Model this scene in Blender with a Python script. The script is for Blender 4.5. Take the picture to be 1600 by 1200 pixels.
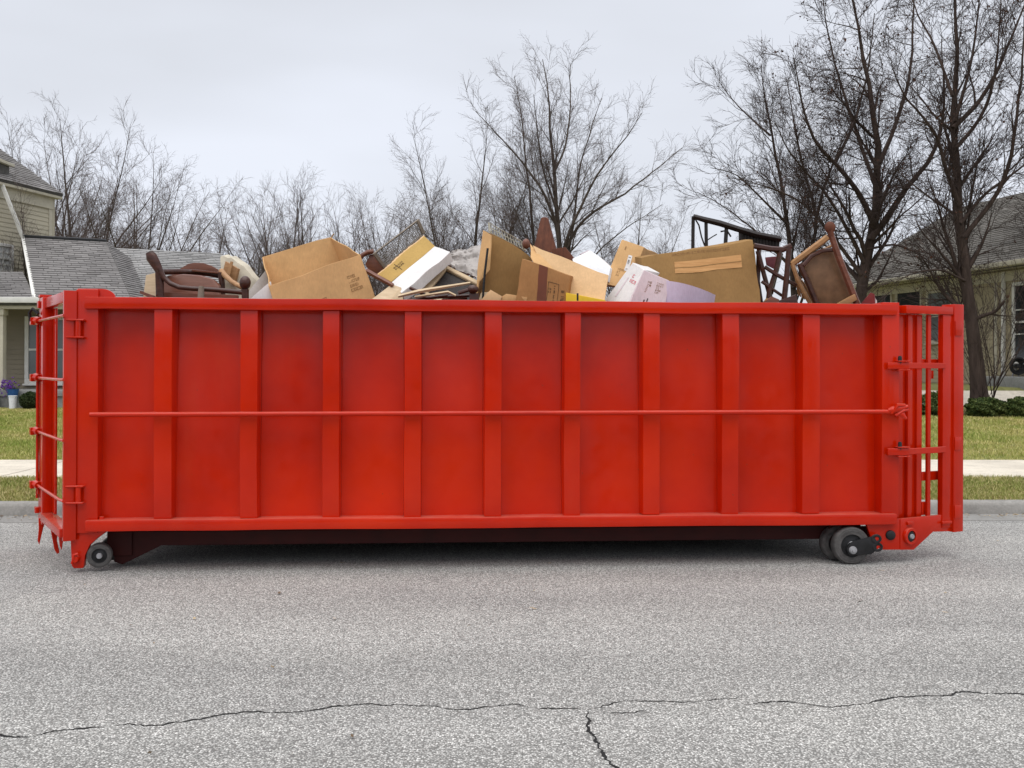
import bpy, bmesh, math, random
import numpy as np
from mathutils import Vector, Matrix, noise

SC = bpy.context.scene
for o in list(bpy.data.objects):
    bpy.data.objects.remove(o)
COL = SC.collection
R = math.radians
random.seed(7)

# ---------------------------------------------------------------- camera
F = 1600.0          # focal length in pixels of the 1600 px wide photograph
H = 1.52            # eye height
ROLL = 0.00379
cam_d = bpy.data.cameras.new('camera')
cam_d.sensor_width = 36.0
cam_d.lens = 36.0 * F / 1600.0
cam_d.shift_y = -30.0 / 1600.0
cam_d.clip_start = 0.05
cam_d.clip_end = 2000
cam = bpy.data.objects.new('camera', cam_d)
cam.location = (0, 0, H)
cam.rotation_euler = (math.pi / 2, -ROLL, 0)
COL.objects.link(cam)
SC.camera = cam

# ---------------------------------------------------------------- sky, sun, exposure
SUN_EL, SUN_AZ = R(72), R(200)     # azimuth clockwise from +Y
wd = bpy.data.worlds.new('World')
SC.world = wd
wd.use_nodes = True
nt = wd.node_tree
nt.nodes.clear()
def wn(t, **k):
    n = nt.nodes.new(t)
    for a, b in k.items():
        setattr(n, a, b)
    return n
w_out = wn('ShaderNodeOutputWorld')
w_bg = wn('ShaderNodeBackground')
w_bg.inputs['Strength'].default_value = 0.07
w_sky = wn('ShaderNodeTexSky')
w_sky.sky_type = 'NISHITA'
w_sky.sun_disc = False
w_sky.sun_elevation = SUN_EL
w_sky.sun_rotation = SUN_AZ
w_sky.air_density = 1.0
w_sky.dust_density = 3.0
w_tc = wn('ShaderNodeTexCoord')
w_map = wn('ShaderNodeMapping')
w_map.inputs['Scale'].default_value = (1.0, 1.0, 3.2)
w_n1 = wn('ShaderNodeTexNoise')
w_n1.inputs['Scale'].default_value = 1.9
w_n1.inputs['Detail'].default_value = 4
w_n1.inputs['Roughness'].default_value = 0.42
w_ramp = wn('ShaderNodeValToRGB')
w_ramp.color_ramp.elements[0].position = 0.33
w_ramp.color_ramp.elements[0].color = (0.58, 0.60, 0.645, 1)
w_ramp.color_ramp.elements[1].position = 0.66
w_ramp.color_ramp.elements[1].color = (0.71, 0.74, 0.815, 1)
w_mul = wn('ShaderNodeMixRGB', blend_type='MULTIPLY')
w_mul.inputs[0].default_value = 1
w_mul.inputs[2].default_value = (10.4, 10.4, 10.4, 1)
w_mix = wn('ShaderNodeMixRGB')
w_mix.inputs[0].default_value = 0.93
L = nt.links.new
L(w_tc.outputs['Generated'], w_map.inputs[0])
L(w_map.outputs[0], w_n1.inputs['Vector'])
L(w_n1.outputs[0], w_ramp.inputs[0])
L(w_ramp.outputs[0], w_mul.inputs[1])
L(w_sky.outputs[0], w_mix.inputs[1])
L(w_mul.outputs[0], w_mix.inputs[2])
L(w_mix.outputs[0], w_bg.inputs['Color'])
L(w_bg.outputs[0], w_out.inputs[0])

sun_d = bpy.data.lights.new('sun', 'SUN')
sun_d.energy = 1.5
sun_d.angle = R(75)
sun_d.color = (1.0, 0.97, 0.93)
sun = bpy.data.objects.new('sun', sun_d)
COL.objects.link(sun)
sdir = Vector((math.sin(SUN_AZ) * math.cos(SUN_EL), math.cos(SUN_AZ) * math.cos(SUN_EL), math.sin(SUN_EL)))
sun.rotation_euler = sdir.to_track_quat('Z', 'Y').to_euler()
sun.location = sdir * 60

SC.view_settings.view_transform = 'Standard'
SC.view_settings.look = 'None'
SC.view_settings.gamma = 1.0
SC.view_settings.exposure = 0.78
SC.view_settings.use_curve_mapping = False
SC.cycles.max_bounces = 8
SC.cycles.transparent_max_bounces = 8

# ---------------------------------------------------------------- helpers: points
def ray(px, py):
    dx, dy = px - 800.0, py - 570.0
    return (dx + dy * ROLL) / F, -(dy - dx * ROLL) / F
def W(px, py, Y):
    """the point of the place seen at (px, py), Y metres from the camera plane"""
    a, b = ray(px, py)
    return Vector((a * Y, Y, H + b * Y))
TH = R(4.51)
DO = Vector((-669.4 / F * 7.4, 7.4, 0))
EX = Vector((math.cos(TH), math.sin(TH), 0))
EY = Vector((-math.sin(TH), math.cos(TH), 0))
def D(x, y, z):
    return DO + EX * x + EY * y + Vector((0, 0, z))
def dl(px, py, d=0.0):
    """container coordinates (along, up) of what is seen at (px, py), d metres behind its side face"""
    a, b = ray(px, py)
    v = Vector((a, 1, b))
    C = Vector((0, 0, H))
    t = (d - (C - DO).dot(EY)) / v.dot(EY)
    P = C + v * t - DO
    return P.dot(EX), P.z
AL = R(2.2)
def RD(s, t, z=0.0):
    return Vector((s * math.cos(AL) - t * math.sin(AL), s * math.sin(AL) + t * math.cos(AL), z))

# ---------------------------------------------------------------- helpers: meshes
MW = {}
WARP = None
WARP_MATS = set()
class MB:
    def __init__(s):
        s.v = []; s.f = []
    def add(s, vs, fs):
        o = len(s.v)
        s.v += [Vector(p) for p in vs]
        s.f += [[i + o for i in f] for f in fs]
        return s
    def hexa(s, p):
        return s.add(p, [(0, 3, 2, 1), (4, 5, 6, 7), (0, 1, 5, 4), (1, 2, 6, 5), (2, 3, 7, 6), (3, 0, 4, 7)])
    def box(s, x0, x1, y0, y1, z0, z1, T=lambda x, y, z: Vector((x, y, z))):
        return s.hexa([T(x0, y0, z0), T(x1, y0, z0), T(x1, y1, z0), T(x0, y1, z0),
                       T(x0, y0, z1), T(x1, y0, z1), T(x1, y1, z1), T(x0, y1, z1)])
    def prism(s, poly, vec):
        n = len(poly); vec = Vector(vec)
        poly = [Vector(p) for p in poly]
        vs = poly + [p + vec for p in poly]
        fs = [list(range(n))[::-1], list(range(n, 2 * n))]
        fs += [(i, (i + 1) % n, n + (i + 1) % n, n + i) for i in range(n)]
        return s.add(vs, fs)
    def slab(s, quad, th):
        q = [Vector(p) for p in quad]
        n = (q[1] - q[0]).cross(q[-1] - q[0]).normalized()
        if n.y < 0: n = -n
        return s.prism(q, n * th)
    def tube(s, pts, r, n=8, flat=1.0):
        pts = [Vector(p) for p in pts]; m = len(pts)
        rs = r if isinstance(r, (list, tuple)) else [r] * m
        vs = []; fs = []
        up = None
        for i in range(m):
            d = (pts[min(i + 1, m - 1)] - pts[max(i - 1, 0)]).normalized()
            if up is None:
                up = Vector((0, 1, 0)) if abs(d.y) < 0.8 else Vector((1, 0, 0))
            a = d.cross(up).normalized(); b = a.cross(d).normalized()
            up = b
            for k in range(n):
                t = 2 * math.pi * k / n
                vs.append(pts[i] + (a * math.cos(t) + b * math.sin(t) * flat) * rs[i])
        for i in range(m - 1):
            for k in range(n):
                k2 = (k + 1) % n
                fs.append((i * n + k, i * n + k2, (i + 1) * n + k2, (i + 1) * n + k))
        fs.append(list(range(n))[::-1]); fs.append([(m - 1) * n + k for k in range(n)])
        return s.add(vs, fs)
    def lathe(s, prof, c, axis, n=24, caps=True):
        axis = Vector(axis).normalized(); c = Vector(c)
        t = Vector((0, 0, 1)) if abs(axis.z) < 0.9 else Vector((1, 0, 0))
        a = axis.cross(t).normalized(); b = axis.cross(a)
        vs = []; fs = []
        m = len(prof)
        for (r, h) in prof:
            for k in range(n):
                q = 2 * math.pi * k / n
                vs.append(c + axis * h + (a * math.cos(q) + b * math.sin(q)) * max(r, 1e-4))
        for i in range(m - 1):
            for k in range(n):
                k2 = (k + 1) % n
                fs.append((i * n + k, i * n + k2, (i + 1) * n + k2, (i + 1) * n + k))
        if caps: fs.append(list(range(n))[::-1]); fs.append([(m - 1) * n + k for k in range(n)])
        return s.add(vs, fs)
    def blob(s, c, rx, ry, rz, rot=None, n=12):
        c = Vector(c); m = max(6, n // 2 + 1); vs = []; fs = []
        for i in range(m + 1):
            ph = math.pi * (0.02 + 0.96 * i / m) - math.pi / 2
            for k in range(n):
                q = 2 * math.pi * k / n
                p = Vector((rx * math.cos(ph) * math.cos(q), ry * math.cos(ph) * math.sin(q), rz * math.sin(ph)))
                if rot: p = rot @ p
                vs.append(c + p)
        for i in range(m):
            for k in range(n):
                k2 = (k + 1) % n
                fs.append((i * n + k, i * n + k2, (i + 1) * n + k2, (i + 1) * n + k))
        fs.append(list(range(n))[::-1]); fs.append([m * n + k for k in range(n)])
        return s.add(vs, fs)
    def build(s, name, mat, parent=None, bevel=0.0, seg=2, smooth=True, kind=None, label=None, warp=None, cut_len=0.12):
        if parent is None:
            xs = [p.x for p in s.v]; ys = [p.y for p in s.v]; zs = [p.z for p in s.v]
            mw = Matrix.Translation(((min(xs) + max(xs)) / 2, (min(ys) + max(ys)) / 2, min(zs)))
        else:
            mw = MW[parent.name]
        inv = mw.inverted()
        bm = bmesh.new()
        bv = [bm.verts.new(inv @ p) for p in s.v]
        for f in s.f:
            try: bm.faces.new([bv[i] for i in f])
            except ValueError: pass
        bmesh.ops.recalc_face_normals(bm, faces=bm.faces)
        if bevel > 0:
            es = [e for e in bm.edges if len(e.link_faces) == 2 and e.calc_face_angle(0) > R(25)]
            bmesh.ops.bevel(bm, geom=es, offset=bevel, segments=seg, affect='EDGES', profile=0.6, clamp_overlap=True)
        wp = warp or (WARP if mat and mat.name in WARP_MATS and WARP else None)
        if wp:                                            # slightly bent, not ruler-straight
            amp, fr, cut = wp
            if cut:
                for _ in range(cut):
                    es = [e for e in bm.edges if e.calc_length() > cut_len]
                    if es: bmesh.ops.subdivide_edges(bm, edges=es, cuts=1, use_grid_fill=True)
            for v in bm.verts:
                w_ = mw @ v.co
                v.co += (inv.to_3x3() @ noise.noise_vector(w_ * fr)) * amp
        me = bpy.data.meshes.new(name)
        bm.to_mesh(me); bm.free()
        if smooth:
            me.shade_smooth(); me.set_sharp_from_angle(angle=R(21 if bevel > 0 else 50))
        return link(name, me, mat, parent, mw, kind, label)
def link(name, me, mat, parent=None, mw=None, kind=None, label=None):
    if mat: me.materials.append(mat)
    o = bpy.data.objects.new(name, me)
    COL.objects.link(o)
    if parent is not None:
        o.parent = parent
        MW[o.name] = MW[parent.name]
    else:
        o.matrix_world = mw or Matrix()
        MW[o.name] = mw or Matrix()
    if kind: o['kind'] = kind
    if label: o['label'] = label
    return o
def root(name, loc, label, cat, group=None, rot=None):
    o = bpy.data.objects.new(name, None)
    o.empty_display_size = 0.2
    COL.objects.link(o)
    m = Matrix.Translation(loc)
    if rot is not None: m = m @ rot
    o.matrix_world = m
    MW[o.name] = m
    o['label'] = label; o['category'] = cat
    if group: o['group'] = group
    return o
def tag(o, label, cat, group=None):
    o['label'] = label; o['category'] = cat
    if group: o['group'] = group
    return o
def np_mesh(name, V, Fc, k):
    """mesh from numpy arrays; every face has k corners"""
    me = bpy.data.meshes.new(name)
    n = len(Fc)
    me.vertices.add(len(V)); me.vertices.foreach_set('co', np.ascontiguousarray(V, dtype=np.float32).ravel())
    me.loops.add(n * k); me.loops.foreach_set('vertex_index', np.ascontiguousarray(Fc, dtype=np.int32).ravel())
    me.polygons.add(n)
    me.polygons.foreach_set('loop_start', np.arange(0, n * k, k, dtype=np.int32))
    me.update(calc_edges=True)
    return me

# ---------------------------------------------------------------- helpers: materials
class NT:
    def __init__(s, name):
        s.m = bpy.data.materials.new(name); s.m.use_nodes = True
        s.t = s.m.node_tree; s.t.nodes.clear()
        s.out = s.n('ShaderNodeOutputMaterial')
        s.b = s.n('ShaderNodeBsdfPrincipled')
        s.l(s.b.outputs[0], s.out.inputs[0])
        s.tc = s.n('ShaderNodeTexCoord')
    def n(s, t, **k):
        x = s.t.nodes.new(t)
        for a, b in k.items(): setattr(x, a, b)
        return x
    def l(s, a, b): s.t.links.new(a, b)
    def noise(s, scale, detail=3, rough=0.5, vec=None, sc=None):
        x = s.n('ShaderNodeTexNoise')
        x.inputs['Scale'].default_value = scale; x.inputs['Detail'].default_value = detail
        x.inputs['Roughness'].default_value = rough
        v = vec or s.tc.outputs['Object']
        if sc:
            mp = s.n('ShaderNodeMapping'); mp.inputs['Scale'].default_value = sc
            s.l(v, mp.inputs[0]); v = mp.outputs[0]
        s.l(v, x.inputs['Vector'])
        return x.outputs[0]
    def ramp(s, fac, stops):
        x = s.n('ShaderNodeValToRGB')
        e = x.color_ramp.elements
        while len(e) < len(stops): e.new(0.5)
        for i, (p, c) in enumerate(stops):
            e[i].position = p
            e[i].color = (c[0], c[1], c[2], 1) if isinstance(c, (tuple, list)) else (c, c, c, 1)
        s.l(fac, x.inputs[0])
        return x.outputs[0]
    def mix(s, fac, a, b, mode='MIX'):
        x = s.n('ShaderNodeMixRGB', blend_type=mode)
        for i, v in enumerate((fac, a, b)):
            if hasattr(v, 'is_output'): s.l(v, x.inputs[i])
            elif isinstance(v, (int, float)): x.inputs[i].default_value = v if i == 0 else (v, v, v, 1)
            else: x.inputs[i].default_value = (v[0], v[1], v[2], 1)
        return x.outputs[0]
    def color(s, v):
        if hasattr(v, 'is_output'): s.l(v, s.b.inputs['Base Color'])
        else: s.b.inputs['Base Color'].default_value = (v[0], v[1], v[2], 1)
        return s
    def rough(s, v):
        if hasattr(v, 'is_output'): s.l(v, s.b.inputs['Roughness'])
        else: s.b.inputs['Roughness'].default_value = v
        return s
    def spec(s, v):
        s.b.inputs['Specular IOR Level'].default_value = v; return s
    def bump(s, h, strength=0.3, dist=0.01):
        x = s.n('ShaderNodeBump')
        x.inputs['Strength'].default_value = strength; x.inputs['Distance'].default_value = dist
        s.l(h, x.inputs['Height']); s.l(x.outputs[0], s.b.inputs['Normal'])
        return s
def island(x):
    g = x.n('ShaderNodeNewGeometry'); return g.outputs['Random Per Island']
def simple(name, col, rough=0.6, var=0.25, scale=8.0, bump=0.0, spec=0.3, sc=None, det=4):
    x = NT(name)
    n = x.noise(scale, det, 0.6, sc=sc)
    lo = [c * (1 - var) for c in col]; hi = [min(1, c * (1 + var)) for c in col]
    x.color(x.ramp(n, [(0.3, lo), (0.7, hi)])).rough(rough).spec(spec)
    if bump: x.bump(n, bump, 0.005)
    return x.m

def m_paint():
    x = NT('red_container_paint')
    a = x.noise(0.8, 5, 0.62)
    b = x.noise(7, 4, 0.65)
    c = x.ramp(a, [(0.30, (0.43, 0.009, 0.0001)), (0.50, (0.545, 0.015, 0.0002)), (0.72, (0.63, 0.023, 0.0004))])
    dust = x.ramp(x.noise(2.4, 7, 0.72, sc=(1, 1, 0.22)), [(0.58, 0.0), (0.88, 0.13)])
    c = x.mix(dust, c, (0.42, 0.11, 0.05))
    rub = x.ramp(x.noise(16, 6, 0.75, sc=(0.35, 1, 1)), [(0.66, 0.0), (0.74, 0.35)])
    c = x.mix(rub, c, (0.28, 0.02, 0.008))
    spk = x.ramp(x.noise(38, 3, 0.6), [(0.725, 0.0), (0.75, 0.85)])
    c = x.mix(spk, c, (0.13, 0.045, 0.022))
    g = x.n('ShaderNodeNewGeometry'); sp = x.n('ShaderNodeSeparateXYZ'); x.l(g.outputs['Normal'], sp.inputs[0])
    up = x.ramp(sp.outputs[2], [(0.6, 0.0), (0.95, 0.38)])                 # ledge highlight painted into the colour of upward faces
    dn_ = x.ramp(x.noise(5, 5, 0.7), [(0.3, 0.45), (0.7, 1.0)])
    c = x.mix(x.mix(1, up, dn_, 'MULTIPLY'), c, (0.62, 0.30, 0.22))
    x.color(c).rough(x.ramp(b, [(0.3, 0.13), (0.75, 0.26)])).spec(0.36)
    x.bump(x.noise(2.2, 2, 0.4), 0.06, 0.02)
    return x.m
def m_asphalt():
    x = NT('worn_asphalt')
    v = x.n('ShaderNodeTexVoronoi'); v.inputs['Scale'].default_value = 112
    x.l(x.tc.outputs['Object'], v.inputs['Vector'])
    sep = x.n('ShaderNodeSeparateColor'); x.l(v.outputs['Color'], sep.inputs[0])
    stone = x.ramp(sep.outputs[0], [(0.0, (0.29, 0.287, 0.277)), (0.3, (0.43, 0.427, 0.413)), (0.65, (0.55, 0.547, 0.53)), (0.9, (0.76, 0.755, 0.735)), (1.0, (0.84, 0.835, 0.81))])
    edge = x.ramp(v.outputs['Distance'], [(0.34, 1.0), (0.68, 0.0)])
    c = x.mix(edge, (0.19, 0.188, 0.182), stone)
    v2 = x.n('ShaderNodeTexVoronoi'); v2.inputs['Scale'].default_value = 260
    x.l(x.tc.outputs['Object'], v2.inputs['Vector'])
    s2 = x.n('ShaderNodeSeparateColor'); x.l(v2.outputs['Color'], s2.inputs[0])
    fine = x.ramp(s2.outputs[1], [(0.0, 0.70), (1.0, 1.24)])
    c = x.mix(1.0, c, fine, 'MULTIPLY')
    big = x.ramp(x.noise(0.45, 5, 0.6, sc=(0.5, 1.4, 1)), [(0.3, (0.86, 0.857, 0.845)), (0.7, (1.13, 1.125, 1.09))])
    c = x.mix(1.0, c, big, 'MULTIPLY')
    lane = x.ramp(x.noise(1.1, 4, 0.6, sc=(0.06, 1, 1)), [(0.35, 0.88), (0.65, 1.07)])
    c = x.mix(1.0, c, lane, 'MULTIPLY')
    oil = x.ramp(x.noise(2.3, 3, 0.5, sc=(1, 1, 1)), [(0.70, 0.0), (0.80, 0.3)])
    c = x.mix(oil, c, (0.12, 0.117, 0.11))
    stain = x.ramp(x.noise(1.3, 5, 0.7), [(0.60, 0.0), (0.8, 0.35)])
    c = x.mix(stain, c, (0.15, 0.147, 0.143))
    x.color(c).rough(0.85).spec(0.3)
    x.bump(x.mix(0.5, edge, s2.outputs[0]), 0.55, 0.006)
    return x.m
def m_concrete(name, col):
    x = NT(name)
    a = x.ramp(x.noise(1.2, 6, 0.65), [(0.3, [c * 0.8 for c in col]), (0.7, [c * 1.12 for c in col])])
    b = x.ramp(x.noise(45, 4, 0.6), [(0.3, 0.85), (0.7, 1.12)])
    c = x.mix(1, a, b, 'MULTIPLY')
    st = x.ramp(x.noise(5, 6, 0.75), [(0.50, 0.0), (0.75, 0.6)])
    c = x.mix(st, c, [q * 0.5 for q in col])
    x.color(c).rough(0.9).spec(0.2).bump(x.noise(60, 4, 0.6), 0.3, 0.004)
    return x.m
def m_grass(name, stops):
    x = NT(name)
    patch = x.ramp(x.noise(0.9, 6, 0.7), [(0.40, 0.0), (0.60, 1.0)])
    r = island(x)
    a = x.ramp(r, stops[0]); b = x.ramp(r, stops[1])
    x.color(x.mix(patch, a, b)).rough(0.7).spec(0.2)
    return x.m
def m_bark(name, c0, c1):
    x = NT(name)
    n = x.noise(9, 5, 0.65, sc=(1, 1, 0.22))
    x.color(x.ramp(n, [(0.3, c0), (0.7, c1)])).rough(0.9).spec(0.15).bump(n, 0.7, 0.03)
    return x.m
def m_shingle(name, c):
    x = NT(name)
    r = island(x)
    a = x.ramp(r, [(0.0, [q * 0.84 for q in c]), (0.5, c), (1.0, [q * 1.14 for q in c])])
    n = x.ramp(x.noise(60, 3, 0.6), [(0.3, 0.8), (0.7, 1.2)])
    s = x.ramp(x.noise(0.5, 5, 0.65, sc=(1, 1, 0.4)), [(0.35, 0.82), (0.65, 1.1)])
    x.color(x.mix(1, x.mix(1, a, n, 'MULTIPLY'), s, 'MULTIPLY')).rough(0.92).spec(0.15)
    return x.m
def m_siding(name, c):
    x = NT(name)
    a = x.ramp(x.noise(0.8, 5, 0.6), [(0.3, [q * 0.88 for q in c]), (0.7, [q * 1.06 for q in c])])
    g = x.ramp(x.noise(5, 5, 0.6, sc=(0.2, 0.2, 3)), [(0.3, 0.93), (0.7, 1.05)])
    x.color(x.mix(1, a, g, 'MULTIPLY')).rough(0.6).spec(0.3)
    return x.m
def m_card(name, c, rib=True):
    x = NT(name)
    n = x.noise(3.5, 5, 0.65)
    f = x.noise(90, 3, 0.6, sc=(1, 1, 0.3))
    a = x.ramp(n, [(0.3, [q * 0.86 for q in c]), (0.7, [min(1, q * 1.1) for q in c])])
    b = x.ramp(f, [(0.3, 0.93), (0.7, 1.06)])
    sc = x.ramp(x.noise(11, 6, 0.75), [(0.62, 0.0), (0.8, 0.35)])
    x.color(x.mix(sc, x.mix(1, a, b, 'MULTIPLY'), [q * 0.6 for q in c])).rough(0.85).spec(0.15)
    x.bump(x.noise(6, 3, 0.5), 0.25, 0.02)
    return x.m
def m_wood(name, c0, c1, rough=0.4, sc=(1, 6, 6)):
    x = NT(name)
    n = x.noise(6, 6, 0.65, sc=sc)
    x.color(x.ramp(n, [(0.3, c0), (0.7, c1)])).rough(rough).spec(0.4).bump(n, 0.15, 0.004)
    return x.m
def m_glass(name, tint):
    x = NT(name)
    n = x.noise(0.7, 3, 0.5)
    x.color(x.ramp(n, [(0.35, [q * 0.5 for q in tint]), (0.65, tint)])).rough(0.06).spec(0.6)
    return x.m

M = dict(
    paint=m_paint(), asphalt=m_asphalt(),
    kerb=m_concrete('kerb_concrete', (0.30, 0.29, 0.27)),
    gutter=m_concrete('gutter_concrete', (0.27, 0.265, 0.25)),
    walk=m_concrete('sidewalk_concrete', (0.66, 0.60, 0.50)),
    step=m_concrete('porch_concrete', (0.30, 0.30, 0.29)),
    crack=simple('crack_dark', (0.018, 0.018, 0.018), 0.95, 0.3, 40),
    soil=simple('lawn_soil', (0.19, 0.19, 0.065), 0.95, 0.35, 14, 0.4),
    mulch=simple('bed_mulch', (0.075, 0.05, 0.035), 0.95, 0.45, 26, 0.8),
    farground=simple('field_soil', (0.09, 0.095, 0.05), 0.95, 0.3, 0.6),
    grass=m_grass('lawn_blades', ([(0, (0.29, 0.29, 0.065)), (0.5, (0.50, 0.45, 0.15)), (1, (0.70, 0.59, 0.31))],
                                  [(0, (0.16, 0.24, 0.04)), (0.7, (0.33, 0.37, 0.08)), (1, (0.54, 0.50, 0.19))])),
    verge=m_grass('verge_blades', ([(0, (0.20, 0.23, 0.05)), (0.5, (0.38, 0.35, 0.12)), (1, (0.64, 0.53, 0.30))],
                                   [(0, (0.15, 0.21, 0.04)), (0.6, (0.29, 0.31, 0.08)), (1, (0.50, 0.43, 0.20))])),
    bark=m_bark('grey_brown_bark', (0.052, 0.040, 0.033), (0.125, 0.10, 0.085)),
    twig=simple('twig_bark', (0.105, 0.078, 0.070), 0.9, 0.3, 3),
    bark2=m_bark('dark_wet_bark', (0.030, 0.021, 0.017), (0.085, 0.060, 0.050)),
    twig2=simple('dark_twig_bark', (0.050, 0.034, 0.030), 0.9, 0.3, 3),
    dead=simple('dead_leaf', (0.07, 0.03, 0.018), 0.9, 0.4, 5),
    litter=m_grass('dry_litter', ([(0, (0.10, 0.06, 0.03)), (1, (0.42, 0.32, 0.19))], [(0, (0.16, 0.12, 0.08)), (1, (0.5, 0.42, 0.3))])),
    shingle=m_shingle('grey_shingle', (0.215, 0.205, 0.20)),
    shingle2=m_shingle('pale_grey_shingle', (0.30, 0.295, 0.29)),
    shingle3=m_shingle('brown_grey_shingle', (0.155, 0.145, 0.13)),
    roofdeck=simple('roof_deck', (0.10, 0.095, 0.09), 0.9),
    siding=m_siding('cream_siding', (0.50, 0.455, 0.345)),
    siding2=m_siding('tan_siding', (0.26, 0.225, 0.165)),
    siding3=m_siding('yellow_beige_siding', (0.40, 0.34, 0.225)),
    trim=simple('white_trim', (0.70, 0.69, 0.65), 0.5, 0.08, 5),
    cream=simple('cream_trim', (0.52, 0.48, 0.38), 0.5, 0.1, 5),
    glass=m_glass('window_glass', (0.20, 0.22, 0.23)),
    blind=simple('white_blind', (0.60, 0.61, 0.60), 0.4, 0.12, 6, sc=(0.3, 0.3, 9)),
    darkglass=m_glass('dark_window_glass', (0.035, 0.04, 0.042)),
    curtain=simple('curtain_cloth', (0.30, 0.34, 0.30), 0.9, 0.25, 20, sc=(4, 4, 0.05)),
    bush=m_grass('boxwood_leaf', ([(0, (0.012, 0.026, 0.008)), (1, (0.045, 0.07, 0.02))], [(0, (0.02, 0.032, 0.01)), (1, (0.06, 0.075, 0.025))])),
    hedge=m_grass('evergreen_leaf', ([(0, (0.025, 0.05, 0.013)), (1, (0.10, 0.135, 0.035))], [(0, (0.035, 0.058, 0.016)), (1, (0.14, 0.16, 0.05))])),
    rubber=simple('grey_rubber', (0.085, 0.08, 0.077), 0.75, 0.35, 20, 0.3),
    black=simple('black_steel', (0.016, 0.016, 0.017), 0.45, 0.4, 18, 0.2),
    steel=simple('worn_steel', (0.30, 0.30, 0.31), 0.4, 0.3, 25),
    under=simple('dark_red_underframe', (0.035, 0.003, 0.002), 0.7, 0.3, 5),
    card=m_card('brown_cardboard', (0.60, 0.365, 0.17)),
    card4=m_card('dark_cardboard', (0.34, 0.175, 0.07)),
    card2=m_card('dull_cardboard', (0.31, 0.18, 0.07)),
    card3=m_card('ochre_cardboard', (0.46, 0.30, 0.10)),
    ply=m_card('pale_plywood', (0.66, 0.44, 0.24)),
    white=m_card('white_board', (0.74, 0.72, 0.71)),
    pink=m_card('pale_pink_board', (0.70, 0.60, 0.63)),
    lav=m_card('lavender_sheet', (0.62, 0.54, 0.68)),
    foam=simple('white_foam', (0.80, 0.81, 0.83), 0.8, 0.06, 30),
    greybd=m_card('grey_board', (0.42, 0.39, 0.37)),
    tape=simple('brown_tape', (0.14, 0.04, 0.018), 0.35, 0.15, 6),
    ink=simple('printed_ink', (0.05, 0.03, 0.02), 0.9, 0.3, 60),
    ink2=simple('faded_ink', (0.24, 0.13, 0.055), 0.9, 0.3, 60),
    redink=simple('pink_ink', (0.62, 0.12, 0.16), 0.8, 0.2, 60),
    mahog=m_wood('dark_mahogany', (0.032, 0.012, 0.008), (0.085, 0.032, 0.022), 0.28),
    mahog2=m_wood('red_brown_wood', (0.11, 0.038, 0.022), (0.20, 0.075, 0.045), 0.33),
    oak=m_wood('light_brown_wood', (0.30, 0.15, 0.06), (0.46, 0.26, 0.12), 0.45),
    pale=m_wood('pale_bare_wood', (0.48, 0.36, 0.22), (0.66, 0.52, 0.35), 0.7),
    rust=m_wood('rust_brown_board', (0.07, 0.02, 0.009), (0.15, 0.045, 0.02), 0.75, (6, 6, 1)),
    leather=simple('brown_leather', (0.17, 0.095, 0.05), 0.45, 0.3, 10, 0.3),
    strip=m_wood('orange_wood_strip', (0.42, 0.20, 0.06), (0.62, 0.34, 0.13), 0.6, (0.6, 8, 14)),
    wicker=simple('black_wicker', (0.018, 0.013, 0.012), 0.5, 0.5, 70, 0.8),
    cloth=simple('cream_upholstery', (0.55, 0.50, 0.40), 0.9, 0.2, 9, 0.4),
    plastic=simple('yellow_plastic', (0.75, 0.50, 0.03), 0.45, 0.1, 9),
    purple=simple('purple_petal', (0.14, 0.04, 0.30), 0.7, 0.4, 30),
    blue=simple('blue_glaze', (0.04, 0.12, 0.32), 0.3, 0.2, 9),
    pinkcloth=simple('maroon_cloth', (0.16, 0.05, 0.06), 0.9, 0.3, 14, 0.5),
    redbox=simple('dark_red_card', (0.17, 0.02, 0.02), 0.6, 0.2, 9),
    wire=simple('screen_wire', (0.22, 0.20, 0.18), 0.5, 0.3, 20),
    framegrey=m_wood('grey_brown_wood', (0.15, 0.12, 0.09), (0.27, 0.22, 0.17), 0.6),
)
# ================================================================ SETTING
def ground_h(x, y):
    """height of the yards above the road"""
    s = x * math.cos(AL) + y * math.sin(AL); t = -x * math.sin(AL) + y * math.cos(AL)
    h = np.interp(t, [10.3, 12.5, 14.7, 22.6, 25.0, 60], [0.125, 0.14, 0.15, 0.50, 0.52, 0.6])
    r = np.interp(s, [6.5, 8.5], [0.0, 1.0])
    return h + r * np.interp(t, [22.8, 24.2], [0.0, 0.52])
def sheet(name, s0, s1, t0, t1, ns, ntt, zf, mat, kind='structure'):
    S, T = np.meshgrid(np.linspace(s0, s1, ns + 1), np.linspace(t0, t1, ntt + 1))
    X = S * math.cos(AL) - T * math.sin(AL); Y = S * math.sin(AL) + T * math.cos(AL)
    Z = zf(X, Y) if callable(zf) else np.full_like(X, zf)
    V = np.stack([X.ravel(), Y.ravel(), Z.ravel()], 1)
    i = np.arange(ntt)[:, None] * (ns + 1) + np.arange(ns)[None, :]
    i = i.ravel()
    Fq = np.stack([i, i + 1, i + ns + 2, i + ns + 1], 1)
    return link(name, np_mesh(name, V, Fq, 4), mat, kind=kind)
T_G, T_K, T_V, T_W, T_L = 9.91, 10.34, 10.50, 12.47, 14.72
sheet('ground', -700, 700, -700, 700, 4, 4, -0.12, M['farground'])
road = sheet('road', -70, 70, -2.6, T_G, 10, 10, 0.0, M['asphalt'])
sheet('opposite_lawn', -70, 70, -60, -2.61, 40, 30, 0.06, M['soil'])
sheet('verge_soil', -40, 40, T_V, T_W, 40, 6, lambda x, y: ground_h(x, y) - 0.015, M['soil'])
sheet('lawn_soil', -45, 45, T_L, 62, 90, 60, lambda x, y: ground_h(x, y) - 0.01, M['soil'])

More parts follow.
